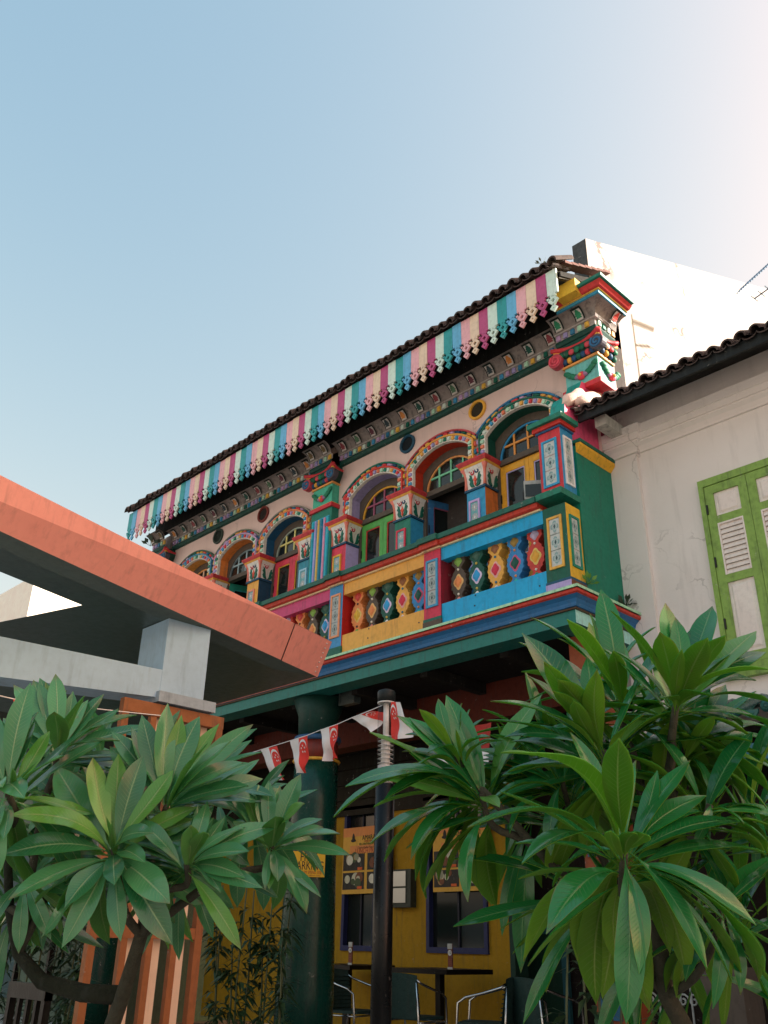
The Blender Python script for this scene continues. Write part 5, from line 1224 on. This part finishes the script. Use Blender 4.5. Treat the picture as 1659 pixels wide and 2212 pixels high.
rosette(TL_, *Y1(1010, 890), 2.85, UPC+rt*.3, LV(Y1, [(678, 432, 1, .05, .13), (800, 405, 1, .05, .12), (862, 330, 1, .06, .13), (1022, 258, 1, .05, .12), (1215, 340, 1, .05, .16), (1105, 330, 1, .04, .12), (1335, 383, 1, .03, .10), (1540, 388, 1, .06, .11), (1532, 483, 1, .06, .12), (1595, 555, -1, .08, .10), (1512, 760, -1, .08, .12), (1600, 720, 1, .1, .13), (1440, 912, 1, .1, .13), (1600, 860, 1, .1, .14), (1260, 500, -1, .03, .10), (1400, 490, -1, .06, .10), (1480, 620, -1, .08, .11)]), .38, ML, knot, 14, mid=at(330, 1850, 2.85))
rosette(TL_, *Y1(1135, 1235), 2.7, UPC+rt*.1, LV(Y1, [(1203, 880, 1, .05, .14), (1300, 955, 1, .06, .12), (1372, 945, 1, .06, .12), (1515, 1160, -1, .12, .16), (1600, 1385, -1, .14, .12), (1492, 1322, -1, .16, .14), (1467, 1760, -1, .14, .10), (1345, 1412, -1, .12, .14), (1160, 1000, -1, .03, .13), (1050, 1110, 1, .05, .15), (1240, 1040, -1, .04, .15), (1140, 1390, 1, .1, .12)]), .34, ML, knot, 15, mid=at(345, 1930, 2.75))
rosette(TL_, *Y2(315, 1425), 2.9, UPC+rt*.1, LV(Y2, [(295, 925, 1, .04, .13), (380, 962, 1, .04, .10), (450, 1038, 1, .05, .12), (572, 1100, -1, .07, .13), (716, 1285, -1, .06, .12), (845, 1335, -1, .08, .13), (928, 1502, -1, .07, .085), (215, 955, 1, .05, .13), (120, 1010, 1, .05, .10), (135, 1250, 1, .1, .14), (20, 1240, 1, .1, .13), (345, 1200, -1, .03, .2)])+LV(Y3, [(700, 760, -1, .05, .09), (590, 888, -1, .14, .14), (365, 640, -1, .16, .20), (300, 700, -1, .14, .16), (268, 702, -1, .12, .10), (140, 400, 1, .1, .2), (660, 560, 1, .14, .12)]), .36, ML, knot, 16, mid=at(470, 1900, 2.85), fill=5)
rosette(TL_, 55, 1900, 3.0, UPC, [(-20, 1800, 1, .08, .13), (30, 1780, 1, .06, .13), (130, 1830, 1, .08, .13), (150, 1930, -1, .14, .13), (110, 2030, -1, .14, .13), (40, 2060, -1, .14, .13), (-30, 2010, -1, .14, .13)], .36, ML, arm[4], 17, fill=12)
rosette(TL_, 470, 1720, 3.1, UPC+rt*.2, [(420, 1620, 1, .06, .12), (500, 1600, 1, .06, .12), (560, 1640, 1, .08, .12), (590, 1720, -1, .12, .12), (560, 1790, -1, .14, .12), (480, 1830, -1, .14, .12)], .34, ML, knot, 18, mid=at(420, 1850, 3.0), fill=10)
rosette(TL_, 130, 1720, 3.15, UPC, [(40, 1640, 1, .06, .13), (120, 1600, 1, .06, .13), (210, 1640, 1, .08, .13), (60, 1800, -1, .14, .13)], .36, ML, arm[3], 19, fill=12)
# right frangipani
WMUL[0] = .79
tr0 = at(1480, 2260, 2.5); TR_ = root('frangipani_tree', (tr0.x, tr0.y, -.14), 'tall frangipani with long glossy deep green leaves in front of the white shophouse', 'tree')
MR = [LTr, LUr]; kr = at(1440, 2150, 2.45)
MB().tube([Vector((tr0.x+.05, tr0.y, -.14)), at(1500, 2260, 2.5), kr, at(1420, 2000, 2.4), at(1415, 1850, 2.4)], [.036, .030, .024, .020, .016], 12).build('trunk', bark, TR_, True)
k2 = at(1415, 1850, 2.4)
UPR = Vector((0, 0, 1))-fw*.45
rosette(TR_, *Y6(690, 565), 2.05, UPR, LV(Y6, [(-5, 645, -1, .24, .15), (160, 1122, -1, .22, .17), (5, 1305, 1, .18, .14), (790, 1392, -1, .12, .13), (702, 1730, -1, .10, .12), (498, 1595, 1, .08, .12), (1250, 1362, -1, .14, .12), (1370, 1030, -1, .16, .10), (1583, 1062, -1, .18, .11), (1482, 1475, 1, .12, .11), (1655, 578, 1, .12, .12), (1505, 365, 1, .12, .13), (1245, 185, 1, .06, .13), (350, 1180, 1, .1, .12), (860, 1640, 1, .1, .12), (1420, 1440, -1, .14, .08), (200, 800, 1, .15, .13), (1000, 1250, 1, .1, .11), (1640, 1390, 1, .14, .11), (1110, 1420, 1, .1, .1)])
        + LV(Y5, [(218, 908, -1, .22, .13), (30, 1318, -1, .20, .13), (855, 830, -1, .03, .13), (590, 800, 1, .03, .09), (1062, 1005, 1, .05, .10), (720, 1112, -1, .02, .02), (1240, 950, 1, .06, .13)]) + LV(Y6, [(600, 420, -1, .02, .10), (830, 440, -1, .04, .16), (760, 430, -1, .06, .14)]), .44, MR, k2, 21, wr0=.125)
rosette(TR_, *Y5(770, 900), 2.35, UPR-rt*.2, LV(Y5, [(430, 318, 1, .10, .12), (448, 418, -1, .06, .10), (362, 495, 1, .08, .11), (522, 512, -1, .06, .13), (682, 390, 1, .04, .13), (735, 460, -1, .02, .12), (490, 572, -1, .08, .09), (160, 630, -1, .12, .10), (138, 735, 1, .12, .10), (608, 625, -1, .04, .10), (965, 505, 1, .05, .08), (985, 708, -1, .1, .16), (230, 830, 1, .14, .11), (570, 700, 1, .1, .1)]), .46, MR, k2, 22, mid=at(1350, 1720, 2.4))
rosette(TR_, *Y5(870, 640), 2.6, UPR-rt*.1, LV(Y5, [(572, 190, -1, .05, .10), (692, 208, 1, .06, .15), (828, 265, 1, .06, .15), (822, 358, -1, .08, .11), (1000, 540, 1, .08, .12), (700, 480, 1, .06, .12), (1050, 700, 1, .1, .12)]), .46, MR, k2, 23, mid=at(1370, 1640, 2.5))
rosette(TR_, *Y5(1165, 640), 2.4, UPR+rt*.1, LV(Y5, [(812, 142, -1, .06, .09), (1075, 260, -1, .05, .15), (1105, 103, 1, .05, .17), (1358, 120, 1, .06, .17), (1335, 290, -1, .05, .15), (1195, 350, -1, .02, .08), (1430, 278, -1, .08, .16), (1597, 255, 1, .08, .15), (1540, 318, 1, .08, .13), (1665, 458, -1, .12, .11), (830, 360, 1, .08, .14), (1365, 605, -1, .12, .20), (1080, 620, -1, .08, .15), (925, 650, 1, .1, .14), (1675, 640, 1, .12, .11), (1085, 760, 1, .1, .12), (1290, 560, 1, .05, .14)]), .44, MR, k2, 24, mid=at(1450, 1640, 2.45))
rosette(TR_, *W3(510, 715), 2.55, UPR-rt*.55, LV(W3, [(350, 203, 1, .05, .14), (178, 298, -1, .06, .10), (85, 370, 1, .06, .10), (492, 378, 1, .03, .15), (632, 296, 1, .06, .10), (757, 380, 1, .08, .13), (822, 545, -1, .16, .14), (625, 470, 1, .12, .12), (52, 523, 1, .14, .12), (255, 690, -1, .30, .20), (140, 832, -1, .24, .15), (505, 480, -1, .02, .06), (850, 570, -1, .14, .15)]), .26, MR, kr, 25, r_br=.010, mid=at(1080, 1745, 2.5))
rosette(TR_, *W3(740, 1060), 2.5, UPR-rt*.35, LV(Y2, [(885, 970, -1, .20, .12), (790, 1207, -1, .20, .11), (1180, 1080, -1, .22, .14), (1075, 1410, -1, .16, .12)]) + LV(W3, [(100, 1655, -1, .20, .14), (395, 1600, 1, .14, .10), (905, 1180, -1, .1, .16), (1270, 940, 1, .1, .12), (1010, 1190, 1, .12, .13), (1240, 530, 1, .1, .10), (700, 560, 1, .08, .10), (1110, 800, 1, .14, .11), (1450, 1250, 1, .12, .13)]) + LV(Y4, [(120, 632, 1, .16, .12), (205, 772, 1, .16, .10), (527, 797, -1, .16, .13), (692, 782, 1, .16, .12), (300, 640, 1, .12, .12)]), .46, MR, kr, 26, r_br=.011, mid=at(1180, 1850, 2.5))
rosette(TR_, *W4(490, 850), 2.5, UPR+rt*.2, LV(W4, [(1292, 780, -1, .12, .08), (1500, 620, 1, .16, .12), (835, 480, -1, .06, .12), (-10, 770, 1, .1, .12), (1410, 1050, -1, .16, .09), (1500, 1060, 1, .14, .11), (1470, 1590, -1, .18, .09), (755, 1345, -1, .14, .16), (270, 1370, 1, .1, .16), (20, 1110, 1, .1, .14), (1165, 1655, -1, .14, .08), (445, 675, -1, .1, .12), (1000, 1300, 1, .12, .13)]), .36, MR, k2, 27, mid=at(1460, 1690, 2.45))
rosette(TR_, *W4(780, 1545), 2.3, UPR+rt*.3, LV(W4, [(1500, 2020, -1, .20, .10), (1520, 1720, 1, .18, .09), (1195, 1780, -1, .12, .11), (20, 1890, -1, .10, .10), (30, 1730, 1, .10, .10), (1475, 2130, 1, .14, .12), (900, 1240, 1, .05, .14), (300, 1500, 1, .1, .13), (560, 2100, -1, .2, .10)]), .34, MR, k2, 28, mid=at(1480, 1800, 2.35))
rosette(TR_, 1215, 1690, 2.55, UPR-rt*.3, [(1040, 1640, 1, .14, .11), (1060, 1730, -1, .16, .11), (1130, 1600, 1, .08, .11), (1240, 1560, 1, .05, .12), (1330, 1620, 1, .08, .12), (1100, 1800, -1, .18, .12), (1190, 1850, -1, .14, .12), (1290, 1800, -1, .12, .12)], .40, MR, kr, 29, r_br=.010, mid=at(1300, 1850, 2.5), fill=15)
rosette(TR_, 1560, 1960, 2.3, UPR+rt*.2, [(1655, 1880, 1, .12, .11), (1670, 2010, -1, .16, .11), (1600, 2150, -1, .14, .12), (1540, 2180, -1, .14, .11), (1480, 2120, -1, .14, .12), (1640, 2120, 1, .14, .11)], .36, MR, kr, 30, r_br=.010, fill=10)
def deep_foliage(tree, spots, A, L0, mats, seed, wr):
    """the inner leaves of the crown that cannot be told apart one by one"""
    rg = random.Random(seed); big = MB(); big.uv = []
    for px, py, dp in spots:
        P = at(px, py, dp)
        for k in range(10):
            th = rg.uniform(0, 6.283); d_ = (rt*math.cos(th)+up*math.sin(th))*.9+fw*rg.uniform(-.35, .5); d_.normalize(); L = L0*rg.uniform(.65, 1.05)
            m_ = leaf_mesh(P+d_*.02, P+d_*L+Vector((0, 0, -.08*L)), A+Vector((0, 0, .2)), wr*rg.uniform(.85, 1.15), rg.uniform(.03, .16), rg.uniform(.08, .3), rg, mats, .1, raw=True)
            o = len(big.v); big.v += m_.v; big.uv += m_.uv; big.f += [tuple(q+o for q in f) for f in m_.f]; big.mi += m_.mi
    b_ = big.build('inner_foliage', mats, tree, True); b_['kind'] = 'stuff'
rgd = random.Random(77)
deep_foliage(TR_, [(1180, 1640, 2.8), (1260, 1580, 2.85), (1330, 1500, 2.9), (1420, 1560, 2.8), (1500, 1600, 2.7), (1580, 1680, 2.7), (1620, 1800, 2.6), (1150, 1760, 2.75), (1240, 1800, 2.7), (1400, 1720, 2.6), (1470, 1760, 2.6), (1540, 1850, 2.6), (1280, 1950, 2.5), (1430, 1980, 2.6), (1590, 2030, 2.6), (1230, 1700, 2.9), (1360, 1640, 2.9), (1500, 2100, 2.7)], UPR, .40, MR, 41, .098)
deep_foliage(TL_, [(40, 1640, 3.3), (120, 1660, 3.4), (210, 1690, 3.3), (300, 1680, 3.3), (390, 1690, 3.3), (470, 1780, 3.3), (90, 1820, 3.3), (180, 1900, 3.3), (330, 1800, 3.2), (400, 1870, 3.2), (540, 1760, 3.3), (20, 1760, 3.2), (30, 1960, 3.2)], UPC, .36, ML, 42, .115)
# lady palms and thin bamboo in the shade
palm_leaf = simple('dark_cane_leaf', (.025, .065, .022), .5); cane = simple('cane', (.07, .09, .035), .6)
def cane_clump(name, px0, px1, pyt, Y, n, label, seed, leafy=1.0, z0=-.14):
    rg = random.Random(seed); b0 = at((px0+px1)/2, 2150, Y=Y); R_ = root(name, (b0.x, Y, z0), label, 'shrub')
    fo = MB()
    for k in range(n):
        px = px0+(px1-px0)*(k+.5)/n+rg.uniform(-8, 8); y = Y+rg.uniform(-.3, .3); tp = at(px, pyt+rg.uniform(0, 110), Y=y)
        base = Vector((tp.x+rg.uniform(-.12, .12), y+rg.uniform(-.05, .05), z0)); pth = [base, base.lerp(tp, .5)+Vector((rg.uniform(-.04, .04), 0, 0)), tp]
        MB().tube(pth, [.011, .009, .006], 6).build('cane', cane, R_, True)
        for j in range(int(13*leafy)):
            t = rg.uniform(.25, 1.0); c = base.lerp(tp, t); a0 = rg.uniform(0, 6.28)
            for q in range(rg.randint(4, 7)):
                a = a0+rg.uniform(-1.2, 1.2); el = rg.uniform(-.7, .5); L = rg.uniform(.12, .24); d_ = Vector((math.cos(a)*math.cos(el), math.sin(a)*math.cos(el), math.sin(el))); s_ = d_.cross(Vector((0, 0, 1))).normalized()*rg.uniform(.015, .024)
                m1 = c+d_*L*.5+Vector((0, 0, .01)); e = c+d_*L+Vector((0, 0, -.03))
                fo.add([c, m1+s_, e, m1-s_], [(0, 1, 2, 3)])
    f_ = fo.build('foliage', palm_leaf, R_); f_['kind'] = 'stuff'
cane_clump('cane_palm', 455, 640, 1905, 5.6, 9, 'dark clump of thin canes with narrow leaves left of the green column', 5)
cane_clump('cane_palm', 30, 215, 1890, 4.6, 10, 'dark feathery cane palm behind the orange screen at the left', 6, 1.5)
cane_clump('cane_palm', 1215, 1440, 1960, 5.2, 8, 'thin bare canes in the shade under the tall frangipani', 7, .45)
# small weeds on the masonry
def weed(name, P, n, L, label, seed, col=(.10, .2, .05)):
    rg = random.Random(seed); mb = MB()
    for k in range(n):
        a = rg.uniform(0, 6.28); el = rg.uniform(.2, 1.3); d_ = Vector((math.cos(a)*math.cos(el), math.sin(a)*math.cos(el), math.sin(el))); s_ = d_.orthogonal().normalized(); c = Vector(P); l = L*rg.uniform(.5, 1)
        mb.tube([c, c+d_*l*.45], .002, 4)
        mb.add([c+d_*l*.4, c+d_*l*.7+s_*l*.14, c+d_*l, c+d_*l*.7-s_*l*.14], [(0, 1, 2, 3)])
    tag(mb.build(name, simple('weed_%d' % seed, col, .6)), label, 'weed')
weed('weed', at(1172, 572, Y=6.06), 9, .16, 'tiny seedling growing between the roof tiles', 31, (.06, .08, .05))
weed('weed', at(1270, 1262, X=-3.93), 16, .13, 'bright green seedling beside the lower corner pillar', 32, (.12, .28, .04))
weed('weed', at(1352, 1308, X=-3.90), 22, .14, 'dark fern tuft where the balcony ledge meets the white wall', 33, (.03, .05, .025))
weed('weed', at(325, 1180, Y=6.3), 9, .28, 'spiky weed on the far left corner of the cornice', 34, (.04, .07, .05))
# ------------------------------------------------------------------ backdrop to the left
FB = root('row_house', (-16, 8, 0), 'dim shuttered row house beyond the far left end of the painted shophouse', 'building')
MB().box(-24, -12.6, 7.0, 12, -.13, 4.6).build('wall', paint('#5c6a5a', .8, .3, .3, gain=1), FB); MB().prism([(6.4, 4.55), (12.4, 4.55), (9.4, 5.6)], -24.3, -12.5, 'x').build('roof', tilem, FB)
for k in range(5): w_ = MB().box(-23+k*2.1, -21.7+k*2.1, 6.95, 7.02, .1, 2.4).build('shutter', paint(['#1f5f5c', '#33454a', '#5a4632', '#24464a', '#3a4a3a'][k], .6, gain=1), FB)
FD = root('distant_tower', (-36, 18, 0), 'pale far building seen through the gap in the pavilion roof', 'building')
MB().box(-44, -36, 14, 30, -.1, 15).build('wall', paint('#d9cfc4', .8, .1, .1), FD)
for k in range(4): MB().box(-36.02, -35.9, 15+k*4, 16.8+k*4, 10.5, 12.3).build('window', glass, FD)
TP = root('teal_stall', (-8.6, 4.6, 0), 'teal painted stall panel half hidden behind the cane palm', 'stall')
tp_ = at(95, 1950, Y=5.0)
MB().box(tp_.x-.5, tp_.x+.35, 5.0, 5.05, 1.1, 1.6).build('panel', paint('#2fa3a3', .5), TP); MB().box(tp_.x-.55, tp_.x+.4, 4.98, 5.07, 1.02, 1.1).build('shelf', paint('#8a6a48', .6), TP)
for s_ in (-.5, .3): MB().box(tp_.x+s_, tp_.x+s_+.05, 5.0, 5.06, -.14, 1.02).build('post', dark, TP)
ch = at(60, 2170, Y=2.6)
BN = root('garden_chair', (ch.x, 2.6, -.14), 'black square framed chair under the left frangipani', 'chair', None, False)
MB().box(-.24, -.20, -.02, .02, 0, .85).box(.20, .24, -.02, .02, 0, .85).build('back_leg', dark, BN); MB().box(-.24, .24, -.025, .025, .78, .86).build('back_rail', dark, BN)
MB().box(-.24, .24, -.46, .02, .42, .46).build('seat', dark, BN); MB().box(-.24, -.20, -.46, -.42, 0, .42).box(.20, .24, -.46, -.42, 0, .42).build('front_leg', dark, BN)
for k in range(3): MB().box(-.12+k*.11, -.09+k*.11, -.012, .012, .46, .78).build('back_slat', dark, BN)
